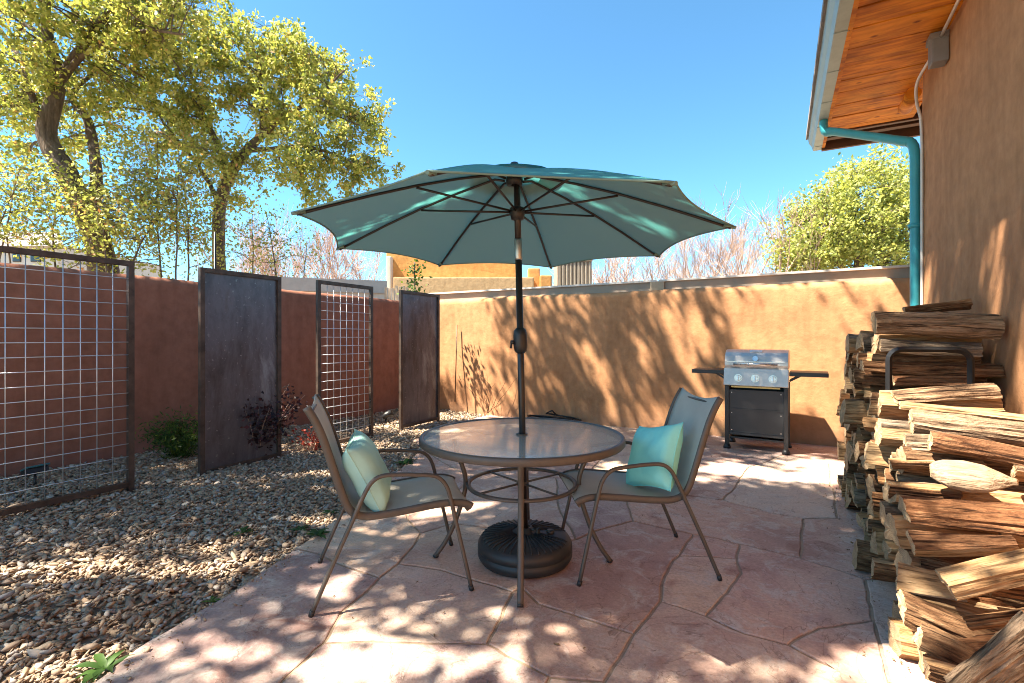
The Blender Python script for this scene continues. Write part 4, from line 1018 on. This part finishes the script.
def tree(name, label, limbs, blobs, nclump, tuft, nleaf, lsize, mat, clump_r=.55, tuft_r=.2, cat='tree', bark='bark_tree', keep=None, group=None, twig=.006, seed=1):
    rnd = random.Random(seed)
    base = limbs[0][0][0]; t = thing(name, label, cat, (base.x, base.y, base.z), 0, group)
    m = MB(); dense = []
    for lm in limbs:
        cp = catmull([p for p, r_ in lm], 5); rs = []
        for i in range(len(lm)-1):
            for j in range(5): rs.append(lm[i][1] + (lm[i+1][1]-lm[i][1])*j/5)
        rs.append(lm[-1][1])
        cp = [p + noise.noise_vector(p*1.7)*.04 for p in cp]
        m.tube(cp, [r_*(1+.12*noise.noise(p*5)) for p, r_ in zip(cp, rs)], 10); dense.append(list(zip(cp, rs)))
    tw = 0; pos = []
    tot = sum(b[2] for b in blobs)
    for bc, br, wgt in blobs:
        for _ in range(int(nclump*wgt/tot)):
            while True:
                d = Vector((rnd.uniform(-1, 1), rnd.uniform(-1, 1), rnd.uniform(-1, 1)))
                if d.length < 1 and d.length > .15: break
            p = Vector((bc[0]+d.x*br[0], bc[1]+d.y*br[1], bc[2]+d.z*br[2]))
            if keep and not keep(p): continue
            dd, q, r_ = nearest(dense, p)
            mid = q.lerp(p, .5) + Vector((rnd.uniform(-.15, .15), rnd.uniform(-.15, .15), rnd.uniform(-.05, .25)))*min(1, dd)
            bp = catmull([q, mid, p], 4); r0 = min(r_*.6, twig*2.2+dd*.010); m.tube(bp, [r0+(twig-r0)*i/(len(bp)-1) for i in range(len(bp))], 5) if not keep or all(keep(x_) for x_ in bp[-5:]) else None
            for _ in range(tuft):
                e = Vector((rnd.gauss(0, 1), rnd.gauss(0, 1), rnd.gauss(0, .75)))*clump_r*.6
                tp = p + e
                if keep and not keep(tp): continue
                a = bp[rnd.randint(len(bp)//2, len(bp)-1)]
                if not keep or keep(a.lerp(tp, .5)): m.tube([a, a.lerp(tp, .5)+Vector((0, 0, .04)), tp], [twig*.8, twig*.6, twig*.35], 4, cap=False)
                for _ in range(nleaf):
                    g_ = tp + Vector((rnd.gauss(0, 1), rnd.gauss(0, 1), rnd.gauss(0, .8)))*tuft_r*.55
                    if keep and not keep(g_): continue
                    pos.append(g_)
    obj('trunk', m, M[bark], t)
    P = np.array([p[:] for p in pos]); sz = RNG.uniform(lsize*.65, lsize*1.25, len(P))
    v, f = leaves(P, sz); np_obj('crown', v, f, M[mat], t); return t
def in_view(p, mg=6):
    c = -.485*p.x+.875*p.y; r = .875*p.x+.485*p.y
    if c < .3: return False
    px = CX+F*r/c; py = HZ-(p.z-H)/c*F
    return -mg < px < 1024+mg and -mg < py < 683+mg
def px_of(p):
    c = -.485*p.x+.875*p.y; r = .875*p.x+.485*p.y
    return (CX+F*r/c, HZ-(p.z-H)/c*F) if c > .1 else (-9999, 0)

V3 = Vector
def ln(c, *pts): return [(gc(px, py, c+dc), r_) for px, py, dc, r_ in pts]
# tree with the leaning trunk at the photo's left
l1 = [ln(9.0, (108, 300, 0, .24), (92, 225, 0, .20), (68, 175, 0, .175), (46, 135, 0, .16), (58, 82, 0, .13), (48, 40, 0, .09), (42, -30, 0, .06), (30, -110, .2, .03)),
      ln(9.0, (58, 82, 0, .10), (72, 62, 0, .08), (95, 30, -.2, .06), (130, -15, -.5, .04), (165, -70, -1, .02)),
      ln(9.0, (46, 135, 0, .08), (35, 105, .1, .06), (18, 55, .2, .045), (-10, 15, .3, .03), (-50, -50, .5, .015)),
      ln(9.4, (92, 235, 0, .12), (95, 170, .0, .10), (88, 120, .3, .08), (72, 95, .5, .05), (110, 60, .8, .03)),
      ln(9.0, (66, 72, 0, .06), (105, 42, -.3, .045), (150, 30, -.7, .03), (185, 35, -1, .018)),
      ln(9.0, (48, 40, 0, .05), (25, 25, .2, .04), (18, 40, .3, .02))]
b1 = [(gc(35, 40, 9.2), (2.0, 1.9, 1.5), 1.2), (gc(110, 10, 8.8), (1.6, 1.6, 1.1), 1.0), (gc(165, 20, 8.4), (.75, .9, .75), .4), (gc(15, 130, 9.6), (1.2, 1.3, 1.1), .55), (gc(110, 110, 9.8), (1.3, 1.4, 1.0), .5), (gc(130, 70, 9.4), (1.2, 1.2, .8), .45), (gc(20, -110, 9.4), (3, 2.5, 1.5), 1.0), (gc(95, -90, 9.0), (1.8, 2.0, 1.2), .7)]
tree('cottonwood_tree', 'big golden green tree with thick leaning trunk, at the photo left', l1, b1, 132, 10, 28, .092, 'leaf_gold', .56, .14, seed=3)
# second tree, branching to the right
l2 = [ln(10.4, (222, 310, 0, .15), (218, 262, 0, .135), (220, 215, 0, .12), (228, 178, 0, .115), (246, 152, 0, .10), (268, 130, 0, .07), (292, 112, -.1, .05), (318, 96, -.2, .03), (345, 70, -.3, .015)),
      ln(10.4, (228, 178, 0, .08), (215, 140, .2, .06), (200, 105, .3, .045), (190, 60, .4, .03), (205, 25, .4, .012)),
      ln(10.4, (250, 150, 0, .06), (285, 148, -.2, .045), (320, 150, -.4, .03), (358, 165, -.5, .015)),
      ln(10.4, (262, 138, 0, .05), (262, 100, .2, .035), (258, 60, .3, .02), (250, 30, .3, .01)),
      ln(10.4, (285, 115, 0, .035), (320, 112, -.3, .025), (360, 125, -.5, .012)),
      ln(10.4, (218, 200, 0, .05), (195, 160, .3, .04), (165, 125, .5, .025), (150, 90, .7, .012))]
b2 = [(gc(293, 82, 10.4), (1.15, 1.1, .75), .8), (gc(335, 118, 10.2), (.75, .9, .85), .55), (gc(342, 165, 10.0), (.7, .7, .40), .3), (gc(255, 50, 10.5), (.8, 1.0, .75), .5), (gc(220, 95, 10.6), (1.0, 1.1, 1.0), .6), (gc(290, 165, 10.2), (1.1, 1.0, .55), .5), (gc(175, 120, 10.8), (.9, 1.0, .95), .5), (gc(262, 120, 10.6), (.9, .9, .6), .3), (gc(215, 175, 10.6), (.8, .8, .5), .25)]
tree('cottonwood_tree', 'golden green tree whose limbs spread right toward the umbrella', l2, b2, 104, 10, 28, .092, 'leaf_gold', .45, .13, seed=9)
# shrubby growth over the rust wall
def shrub_behind(label, c, x0, x1, ytop, ybase, n, mat, seed, lsize=.075):
    rnd = random.Random(seed); xm = (x0+x1)/2; limbs = []
    root = gc(xm, 330, c); root.z = -.02
    for k in range(3):
        px = x0 + (x1-x0)*(k+.5)/3 + rnd.uniform(-8, 8); tip = gc(px+rnd.uniform(-30, 30), ytop+rnd.uniform(0, 35), c+rnd.uniform(-.5, .5))
        mid = root.lerp(tip, .5) + V3((rnd.uniform(-.4, .4), rnd.uniform(-.4, .4), .2)); limbs.append([(root, .028), (mid, .016), (tip, .005)])
    w = (x1-x0)/2*c/F; h = (ybase-ytop)/2*c/F
    bl = [(gc(x0+(x1-x0)*f, (ytop+ybase)/2 + dy, c), (w*.55, .9, h*.9), 1) for f, dy in ((.25, 8), (.5, -6), (.75, 6))]
    tree('garden_shrub', label, limbs, bl, n, 6, 12, lsize, mat, .42, .24, 'shrub', seed=seed, twig=.004)
shrub_behind('loose olive bush with reddish tips over the wall, at the photo left edge', 8.2, -35, 62, 150, 262, 40, 'leaf_olive', 21)
shrub_behind('olive bush under the leaning trunk, over the rust wall', 8.6, 55, 165, 165, 275, 58, 'leaf_olive', 22)
shrub_behind('tall loose green bush over the wall between the two golden trees', 9.2, 128, 228, 120, 272, 62, 'leaf_olive', 23)
shrub_behind('thin twiggy bush over the wall left of the umbrella edge', 9.6, 215, 300, 208, 275, 15, 'leaf_olive', 24, .06)

# tall unseen tree beyond the frame, leaves culled to shape the dappled shade
LITG = []   # (ground centre, rx, ry) lit patches
def lg_(px, py, rx, ry): p = gz(px, py); LITG.append((p.x, p.y, rx, ry))
for a in ((320, 672, .17, .12), (395, 662, .24, .13), (450, 668, .2, .1), (545, 648, .13, .10), (505, 618, .10, .06), (350, 640, .10, .10), (225, 650, .2, .07), (375, 537, .14, .08), (345, 585, .14, .08), (430, 512, .28, .14), (480, 500, .2, .15), (500, 655, .1, .08),
          (735, 470, .42, .28), (800, 477, .45, .22), (830, 466, .4, .3), (700, 480, .2, .1), (905, 668, .30, .16), (860, 675, .22, .08), (720, 660, .14, .06), (620, 470, .3, .2),
          (40, 668, .34, .15), (90, 655, .15, .12), (70, 572, .28, .10), (100, 565, .2, .12), (185, 568, .3, .10), (20, 575, .2, .1), (140, 535, .15, .06), (210, 545, .22, .07), (250, 560, .2, .08),
          (330, 470, .35, .22), (300, 455, .3, .16), (355, 445, .5, .25), (400, 425, .5, .4), (460, 415, .6, .35), (260, 470, .25, .12), (440, 430, .4, .3), (300, 520, .3, .12), (340, 495, .2, .14), (250, 500, .18, .08)): lg_(*a)
LITW = []   # lit streaks on the back wall plane: x, z, half width, half height (sheared along the light)
def lw_(px, py, w, h): p = gy(px, py, WALL_Y); LITW.append((p.x, p.z, w, h))
for a in ((462, 335, .16, .42), (478, 380, .10, .30), (490, 330, .10, .3), (470, 400, .15, .2), (507, 385, .07, .28), (556, 305, .10, .13), (585, 305, .12, .13), (600, 375, .10, .50), (612, 408, .10, .22), (632, 330, .09, .22), (640, 350, .09, .28), (668, 318, .13, .30), (648, 300, .1, .12), (676, 300, .2, .15), (655, 415, .13, .16), (690, 370, .14, .3),
          (700, 330, .10, .5), (735, 300, .10, .12), (760, 320, .32, .35), (790, 300, .3, .25), (800, 350, .34, .5), (770, 380, .3, .5), (830, 330, .16, .30), (820, 400, .3, .4), (750, 350, .18, .4), (860, 330, .12, .28), (880, 285, .25, .12), (720, 410, .14, .2), (845, 290, .12, .1), (850, 420, .3, .3), (820, 285, .3, .12)): lw_(*a)
UMB = []
for px, py in ((430, 222), (455, 215), (345, 245), (385, 240), (492, 243), (560, 222), (598, 230), (640, 205), (470, 200), (330, 232)):
    p = gc(px, py, 2.9); UMB.append(p)
def lit_target(p):
    """does the sun ray through p end on a patch the photograph shows sunlit?"""
    tg = p.z/(-SUND.z); gx, gy_ = p.x+SUND.x*tg, p.y+SUND.y*tg
    tw_ = (WALL_Y-p.y)/SUND.y; wx, wz = p.x+SUND.x*tw_, p.z+SUND.z*tw_
    j = noise.noise(p*2.3)*.25
    if gy_ < WALL_Y:
        for x, y, a, b in LITG:
            u = (gx-x)*RV[0]+(gy_-y)*RV[1]; w = (gx-x)*CV[0]+(gy_-y)*CV[1]
            if (u/a)**2+(w/b)**2 < 1+j: return True
    hx_ = (1.105-p.x)/SUND.x; hy_, hz_ = p.y+SUND.y*hx_, p.z+SUND.z*hx_
    if 0 < hz_ < 2.3 and hy_ < 5.6 and ((abs(hy_-3.86-(1.7-hz_)*.0) < .10 and 1.3 < hz_ < 2.1) or (abs(hy_-5.35) < .14 and 1.3 < hz_ < 2.0) or (hy_ < 3.6 and hz_ < 1.25)): return True
    tp_ = (p.z-.8)/(-SUND.z); qx, qy = p.x+SUND.x*tp_, p.y+SUND.y*tp_
    if .35 < qx < 1.0 and 1.9 < qy < 4.9 and noise.noise(Vector((qx*2.6, qy*2.1, 3.3))) > .10: return True
    if gy_ < WALL_Y: pass
    elif 0 < wz < 2.4:
        for x, z, a, b in LITW:
            u = (wx-x) + (wz-z)*SAX/math.tan(SUN_EL)*1.0
            if (u/a)**2+((wz-z)/b)**2 < 1+j: return True
    for q in UMB:
        d = p-q; d -= SUND*d.dot(SUND)
        if d.length < .12: return True
    return False
def keep(p): return not in_view(p, 60) and not lit_target(p)
def casts(p):
    tg = p.z/(-SUND.z); gx, gy_ = p.x+SUND.x*tg, p.y+SUND.y*tg
    return -6.5 < gx < 4.2 and -.3 < gy_ < 9.5
lc = [[(V3((-8.3, -.9, 0)), .34), (V3((-8.2, -.8, 2)), .3), (V3((-8.0, -.7, 4)), .26), (V3((-7.4, -.6, 6.2)), .20), (V3((-6.4, -.4, 8.4)), .13), (V3((-4.6, .2, 9.8)), .06)],
      [(V3((-8.0, -.7, 4)), .16), (V3((-6.8, .8, 5.8)), .1), (V3((-5.6, 2.2, 8.4)), .06), (V3((-4.6, 3.2, 9.2)), .03)], [(V3((-8.0, -.8, 4.2)), .15), (V3((-6.8, -1.8, 6)), .1), (V3((-5.8, -2.6, 7.2)), .05)],
      [(V3((-7.8, -.6, 4.6)), .14), (V3((-9, .2, 6.4)), .09), (V3((-9.6, 1, 7.4)), .04)], [(V3((-7.8, -.7, 5)), .14), (V3((-6.2, -.6, 6.6)), .08), (V3((-4.8, -.8, 7.6)), .04)]]
bc_ = [(V3((-5.9, -.2, 7.0)), (3.7, 3.6, 1.3), 1.0), (V3((-5.2, 2.8, 9.0)), (3.0, 1.9, 1.1), .42), (V3((-3.1, .7, 10.2)), (2.3, 1.9, 1.2), .36), (V3((-3.9, .2, 7.4)), (1.35, 1.25, .7), .24)]
tree('cottonwood_tree', 'tall leafy tree beyond the left edge that shades the patio', lc, bc_, 760, 7, 13, .14, 'leaf_gold', .6, .26, keep=lambda p: keep(p) and casts(p), seed=31)

# round lime tree beyond the grill wall
c = 17.0
l3 = [ln(c, (862, 335, 0, .22), (860, 290, 0, .2), (858, 255, 0, .12), (852, 215, 0, .06), (850, 175, 0, .02)), ln(c, (860, 285, 0, .12), (830, 255, 0, .07), (805, 225, 0, .02)), ln(c, (860, 285, 0, .12), (893, 250, 0, .08), (915, 215, 0, .03)), ln(c, (858, 270, 0, .1), (880, 230, 0, .06), (890, 180, 0, .02))]
b3 = [(gc(850, 215, c), (1.7, 1.8, 1.9), 1.1), (gc(815, 232, c), (1.2, 1.5, 1.25), .7), (gc(895, 205, c), (1.7, 1.6, 1.9), 1.0), (gc(803, 258, c), (.9, 1.3, .8), .4), (gc(945, 215, c), (1.6, 1.6, 2.0), .7), (gc(870, 262, c), (2.2, 1.5, .8), .6)]
tree('lime_green_tree', 'round lime green tree above the wall beside the downspout', l3, b3, 330, 7, 14, .13, 'leaf_lime', .42, .24, seed=41)

# bare trees: recursive twigs
def bare(label, root, h, seed, spread=.55, col='bark_bare', r0=.05, stems=4, lv=4):
    rnd = random.Random(seed); t = thing('bare_tree', label, 'bare tree', root); m = MB()
    def grow(p, d, ln_, r_, lvl):
        n = 4; pts = [p]; q = p; dd = d.copy()
        for i in range(n):
            dd = (dd + V3((rnd.gauss(0, .10), rnd.gauss(0, .10), .05))).normalized(); q = q + dd*ln_/n; pts.append(q)
        m.tube(pts, [r_*(1-.55*i/n) for i in range(n+1)], 5 if lvl < 2 else 3, cap=False)
        if lvl < lv:
            for _ in range(rnd.randint(3, 5)):
                s = rnd.uniform(.3, 1); i = min(n-1, int(s*n)); a = pts[i].lerp(pts[i+1], s*n-i if s < 1 else 1)
                e = V3((rnd.gauss(0, 1), rnd.gauss(0, 1), rnd.gauss(.2, .6))).normalized()
                grow(a, (dd + e*spread).normalized(), ln_*rnd.uniform(.5, .72), max(.0065, r_*.55), lvl+1)
    for k in range(stems):
        a = 2*math.pi*k/stems + rnd.uniform(-.4, .4)
        grow(V3(root), V3((math.cos(a)*.38, math.sin(a)*.38, 1)).normalized(), h*rnd.uniform(.4, .52), r0, 0)
    obj('branches', m, M[col], t); return t
def broot(px, c): p = gc(px, 338, c); p.z = -.05; return p
for px, c, h, sd, lab in ((640, 19, 5.9, 1, 'low bare tree over the wall just right of the umbrella pole side'), (700, 20, 7.0, 2, 'bare tan tree under the right tip of the umbrella'), (775, 17, 7.3, 3, 'tall pinkish bare tree left of the round lime tree'), (745, 22, 6.8, 4, 'bare pinkish tree between the umbrella tip and the tall bare tree'), (600, 22, 5.9, 5, 'pale bare tree directly right of the brown slatted box'),
                          (305, 20, 7.2, 6, 'bare tree over the grey beam near the narrow mesh screen'), (350, 21, 7.2, 7, 'bare pinkish tree left of the ochre house corner'), (270, 19, 6.9, 8, 'bare tree showing between golden tree and umbrella edge'), (670, 24, 7.3, 9, 'far bare tree between umbrella canopy and wall coping')):
    bare(lab, broot(px, c), h, sd, r0=.045, stems=5, lv=4)

# ------------------------------------------------------------------ small plants
def bush(name, label, root, h, w, stems, leafn, lsize, mat, seed, elong=1.7, lean=(0, 0), lo=.25, cat='shrub', stemr=.005):
    rnd = random.Random(seed); t = thing(name, label, cat, root); m = MB(); pos = []
    for k in range(stems):
        a = rnd.uniform(0, 6.28); rr = w*math.sqrt(rnd.random()); hh = h*rnd.uniform(.6, 1.0)*(1-.35*(rr/w)**2)
        tip = V3((root[0]+math.cos(a)*rr+lean[0], root[1]+math.sin(a)*rr+lean[1], root[2]+hh)); p0 = V3((root[0]+rnd.uniform(-.03, .03), root[1]+rnd.uniform(-.03, .03), root[2]-.03))
        mid = p0.lerp(tip, .5)+V3((rnd.uniform(-.05, .05)*w, rnd.uniform(-.05, .05)*w, .06*h)); bp = catmull([p0, mid, tip], 6)
        m.tube(bp, [stemr*(1-.75*i/(len(bp)-1)) for i in range(len(bp))], 5)
        for _ in range(leafn):
            s = rnd.uniform(lo, 1); i = min(len(bp)-2, int(s*(len(bp)-1))); q = bp[i].lerp(bp[i+1], rnd.random())
            sd_ = w*.16
            pos.append(q+V3((rnd.gauss(0, 1), rnd.gauss(0, 1), rnd.gauss(0, .8)))*sd_)
    obj('stems', m, M['bark_bare'] if mat != 'leaf_green' else M['leaf_green'], t)
    P = np.array([p[:] for p in pos]); sz = RNG.uniform(lsize*.6, lsize*1.3, len(P)); v, f = leaves(P, sz, elong); np_obj('foliage', v, f, M[mat], t); return t
def groot(px, py, z=0.0):
    p = gz(px, py, z); p.z = gravel_z(p.x, p.y) if p.x < edge_x(p.y) else 0; return p
p = rc(-2.45, 4.95); p.z = .02
p = groot(258, 462)
bush('burgundy_shrub', 'dark burgundy leaved shrub in front of the larger steel screen', p, .88, .40, 26, 60, .052, 'leaf_burg', 51, lean=(.02, .12), lo=.28)
p = groot(312, 452)
bush('red_shrub', 'small shrub with bright red leaves behind the left chair', p, .42, .22, 16, 12, .042, 'leaf_red', 52)
p = gz(180, 461, .02); p.z = gravel_z(p.x, p.y)
bush('feathery_shrub', 'feathery green shrub between near mesh screen and steel screen', p, .50, .36, 34, 70, .05, 'leaf_green', 53, elong=4.5, lo=.15)
def weed(label, px, py, n, l, seed, mat='leaf_green'):
    rnd = random.Random(seed); p = groot(px, py); m = MB()
    for k in range(n):
        a = rnd.uniform(0, 6.28); d = V3((math.cos(a), math.sin(a), 0)); ll = l*rnd.uniform(.6, 1.1); w = V3((-d.y, d.x, 0))*ll*.13; rows = []
        rise = rnd.uniform(.3, .9)
        for i in range(6):
            s = i/5; c_ = p + d*ll*s + V3((0, 0, ll*rise*(s-.75*s*s)+.012)); ww = math.sin(math.pi*(.12+.86*s))*(1+.35*(i % 2))
            rows.append([c_-w*ww, c_+V3((0, 0, -.004)), c_+w*ww])
        m.grid(rows)
    o = obj('weed', m, M[mat], None, loc=p); tag(o, label, 'weed', 'weeds in the gravel'); return o
weed('leafy green weed at the near gravel edge by the photo bottom', 105, 664, 13, .12, 61)
weed('bright low weed by the rear foot of the left chair', 318, 537, 14, .10, 62)
weed('low green weed just left of the left chair legs', 300, 530, 10, .07, 63)
weed('green weed beside the left chair arm at the patio edge', 404, 463, 20, .13, 64)
weed('small weed sprout in the middle of the gravel', 243, 533, 8, .08, 65)
weed('tiny weed in the gravel behind the left chair back', 330, 512, 9, .07, 66)
weed('tiny weed at the flagstone edge left of the left chair', 212, 598, 6, .05, 67)
# sapling, stake, vine against the walls
p = rc(-1.62, 8.05); p.z = gravel_z(p.x, p.y)
t = thing('sapling', 'thin leafy sapling poking above the far steel screen', 'sapling', p)
m = MB(); tipz = H-(262-HZ)/F*8.05; st = [p, p+V3((.03, .02, .9)), V3((p.x-.02, p.y+.02, tipz-.35)), V3((p.x, p.y, tipz))]; m.tube(catmull(st, 5), [.012]*16, 6); obj('stem', m, M['bark_tree'], t)
P = np.array([[p.x+random.gauss(0, .09), p.y+random.gauss(0, .09), tipz-random.uniform(-.02, .55)] for _ in range(130)]); v, f = leaves(P, RNG.uniform(.05, .09, 130)); np_obj('leaves', v, f, M['leaf_green'], t)
a = gy(455, 402, 6.80); b = gy(457, 325, 6.9)
m = MB(); m.tube([a, b], .010, 6); tag(obj('garden_stake', m, M['beam_dark'], None, loc=a), 'thin dark stake leaning on the sunlit wall near the corner', 'stake')
rnd = random.Random(5); p = gy(488, 402, 6.82); p.z = .05; t = thing('bare_vine', 'thin leafless vine climbing the sunlit wall right of the stake', 'vine', p); m = MB()
for k in range(9):
    q = p.copy(); pts = [q]; ang = rnd.uniform(-.5, .5)
    for i in range(7):
        q = q + V3((math.sin(ang)*.11+rnd.gauss(0, .02), .004, rnd.uniform(.05, .13))); q.y = min(q.y, 6.91); ang += rnd.gauss(0, .25); pts.append(q)
    m.tube(pts, [.005-.0005*i for i in range(8)], 4)
obj('stems', m, M['beam_dark'], t)
# black hose coil
p = gy(552, 419, 6.72); p.z = 0
m = MB(); pts = []
for k in range(150):
    a = k/24*2*math.pi; rr = .30+.05*math.sin(a*.37)+.02*math.sin(a*1.7); pts.append((p.x+math.cos(a)*rr*1.25, p.y+math.sin(a)*rr*.55, .016+.012*(k/24)+.012*math.sin(a*1.3)))
pts += [(p.x-.1, p.y, .15), (p.x-.02, p.y+.05, .19), (p.x+.04, p.y+.08, .12)]
m.tube(pts, .0125, 7); tag(obj('garden_hose', m, M['rubber'], None, loc=p), 'black garden hose coiled on the flagstones at the foot of the wall', 'hose')

# ------------------------------------------------------------------ beyond the walls
def bxp(m, px0, px1, py0, py1, c, dep, mi=0):
    a = gc(px0, py1, c); b = gc(px1, py0, c); d = rc(0, 1)
    ctr = (a+b)/2 + d*dep/2; wdt = (px1-px0)*c/F; hgt = abs(b.z-a.z)
    m.box((ctr.x, ctr.y, (a.z+b.z)/2), (wdt, dep, hgt), mi, Matrix.Rotation(YAW, 3, 'Z'), .04)
def dn(m):   # stand a far building on the ground
    lo = min(v[2] for v in m.v)
    for i, v in enumerate(m.v):
        if v[2] < lo+.4: m.v[i] = (v[0], v[1], -.1)
    return m
t = thing('adobe_building', 'ochre adobe building with stepped parapet behind the wall corner', 'house', gc(450, 338, 15))
m = MB(); bxp(m, 386, 520, 252, 300, 15.5, 5); obj('wall', dn(m), M['stucco_far'], t)
m = MB(); bxp(m, 393, 534, 277, 300, 14.2, 1.2); obj('lower_wall', dn(m), M['stucco_tan'], t)
m = MB()
rows = []
for i in range(21):
    s = i/20; px = 420+120*s; zt = 264+20*s**1.6
    a = gc(px, zt, 14.9); b = gc(px, 300, 14.9); dd = rc(0, .5); rows.append([b, a, a+dd, b+dd])
m.grid(rows, smooth=False); obj('curved_parapet', m, M['stucco_far'], t)
m = MB(); bxp(m, 386, 391, 256, 300, 15.2, .3); obj('corner_trim', dn(m), M['pale_house'], t)
m = MB(); bxp(m, 528, 540, 268, 300, 14.6, .7); bxp(m, 540, 552, 275, 300, 14.4, .7); obj('chimney', dn(m), M['stucco_far'], t)
t = thing('slatted_box', 'brown slatted box standing beyond the wall behind the umbrella pole', 'shed', gc(573, 338, 13))
m = MB(); bxp(m, 557, 592, 258, 300, 13, .95); obj('body', dn(m), simple('grey_brown_siding', (.24, .19, .15), .85, var=.25), t)
m = MB()
for k in range(9): bxp(m, 558+k*3.8, 560.6+k*3.8, 262, 300, 12.97, .04)
bxp(m, 556, 593, 258, 261, 12.95, 1.05); obj('slats', m, M['fence_wood'], t)
t = thing('pale_house', 'pale distant house with two windows over the near mesh screen', 'house', gc(25, 338, 17))
m = MB(); bxp(m, -60, 58, 244, 300, 17, 5); obj('wall', dn(m), M['pale_house'], t)
m = MB()
a0 = [gc(-66, 246, 16.7), gc(64, 246, 16.7), gc(58, 232, 19.5), gc(-60, 232, 19.5), gc(64, 246, 22.4), gc(-66, 246, 22.4)]
m.add(a0, [(0, 1, 2, 3), (3, 2, 4, 5), (1, 4, 2), (0, 3, 5)]); obj('roof', m, M['roof_grey'], t)
for x0, x1 in ((12, 20), (30, 40)):
    m = MB(); bxp(m, x0, x1, 249, 262, 16.95, .06); obj('window', m, M['window_dark'], t)
t = thing('shed', 'low shed with long grey fascia over the wall behind the narrow mesh screen', 'shed', gc(330, 338, 9.5))
m = MB(); a = gc(268, 284, 9.2); b = gc(387, 286, 9.9); a.z = b.z = 2.36; m.beam(a+V3((0, 0, -.02)), b+V3((0, 0, -.02)), .04, .26, 0, .006); obj('fascia', m, M['grey_paint'], t)
m = MB(); d = rc(0, 1); e = (b-a).normalized()*.06
m.add([a+d*.06+e-V3((0, 0, 2.45)), b+d*.06-e-V3((0, 0, 2.45)), b+d*.06-e, a+d*.06+e, a+d*2+e-V3((0, 0, 2.45)), b+d*2-e-V3((0, 0, 2.45)), b+d*2-e, a+d*2+e], [(0, 1, 2, 3), (5, 4, 7, 6), (1, 5, 6, 2), (4, 0, 3, 7), (3, 2, 6, 7)]); obj('wall', m, M['pale_house'], t)
t = thing('picket_fence', 'short weathered board fence over the wall beside the far steel screen', 'fence', gc(398, 338, 9.4))
m = MB()
for k in range(8):
    q = gc(386+k*3.5, 338, 9.5); q.z = 0; hh = 2.28+random.uniform(-.05, .05); m.box((q.x, q.y, hh/2), (.055, .02, hh), 0, Matrix.Rotation(YAW, 3, 'Z'), .003)
obj('boards', m, M['fence_wood'], t)
m = MB(); q = gc(398, 338, 9.55); m.box((q.x, q.y, 1.6), (.6, .03, .08), 0, Matrix.Rotation(YAW, 3, 'Z')); obj('rail', m, M['fence_wood'], t)
q = gc(215, 338, 5.35); m = MB(); m.tube([(q.x, q.y, 0), (q.x, q.y, H+106/F*5.35)], .012, 8); tag(obj('steel_post', m, M['black_paint'], None, loc=(q.x, q.y, 0)), 'thin dark steel post rising behind the larger steel screen', 'post')
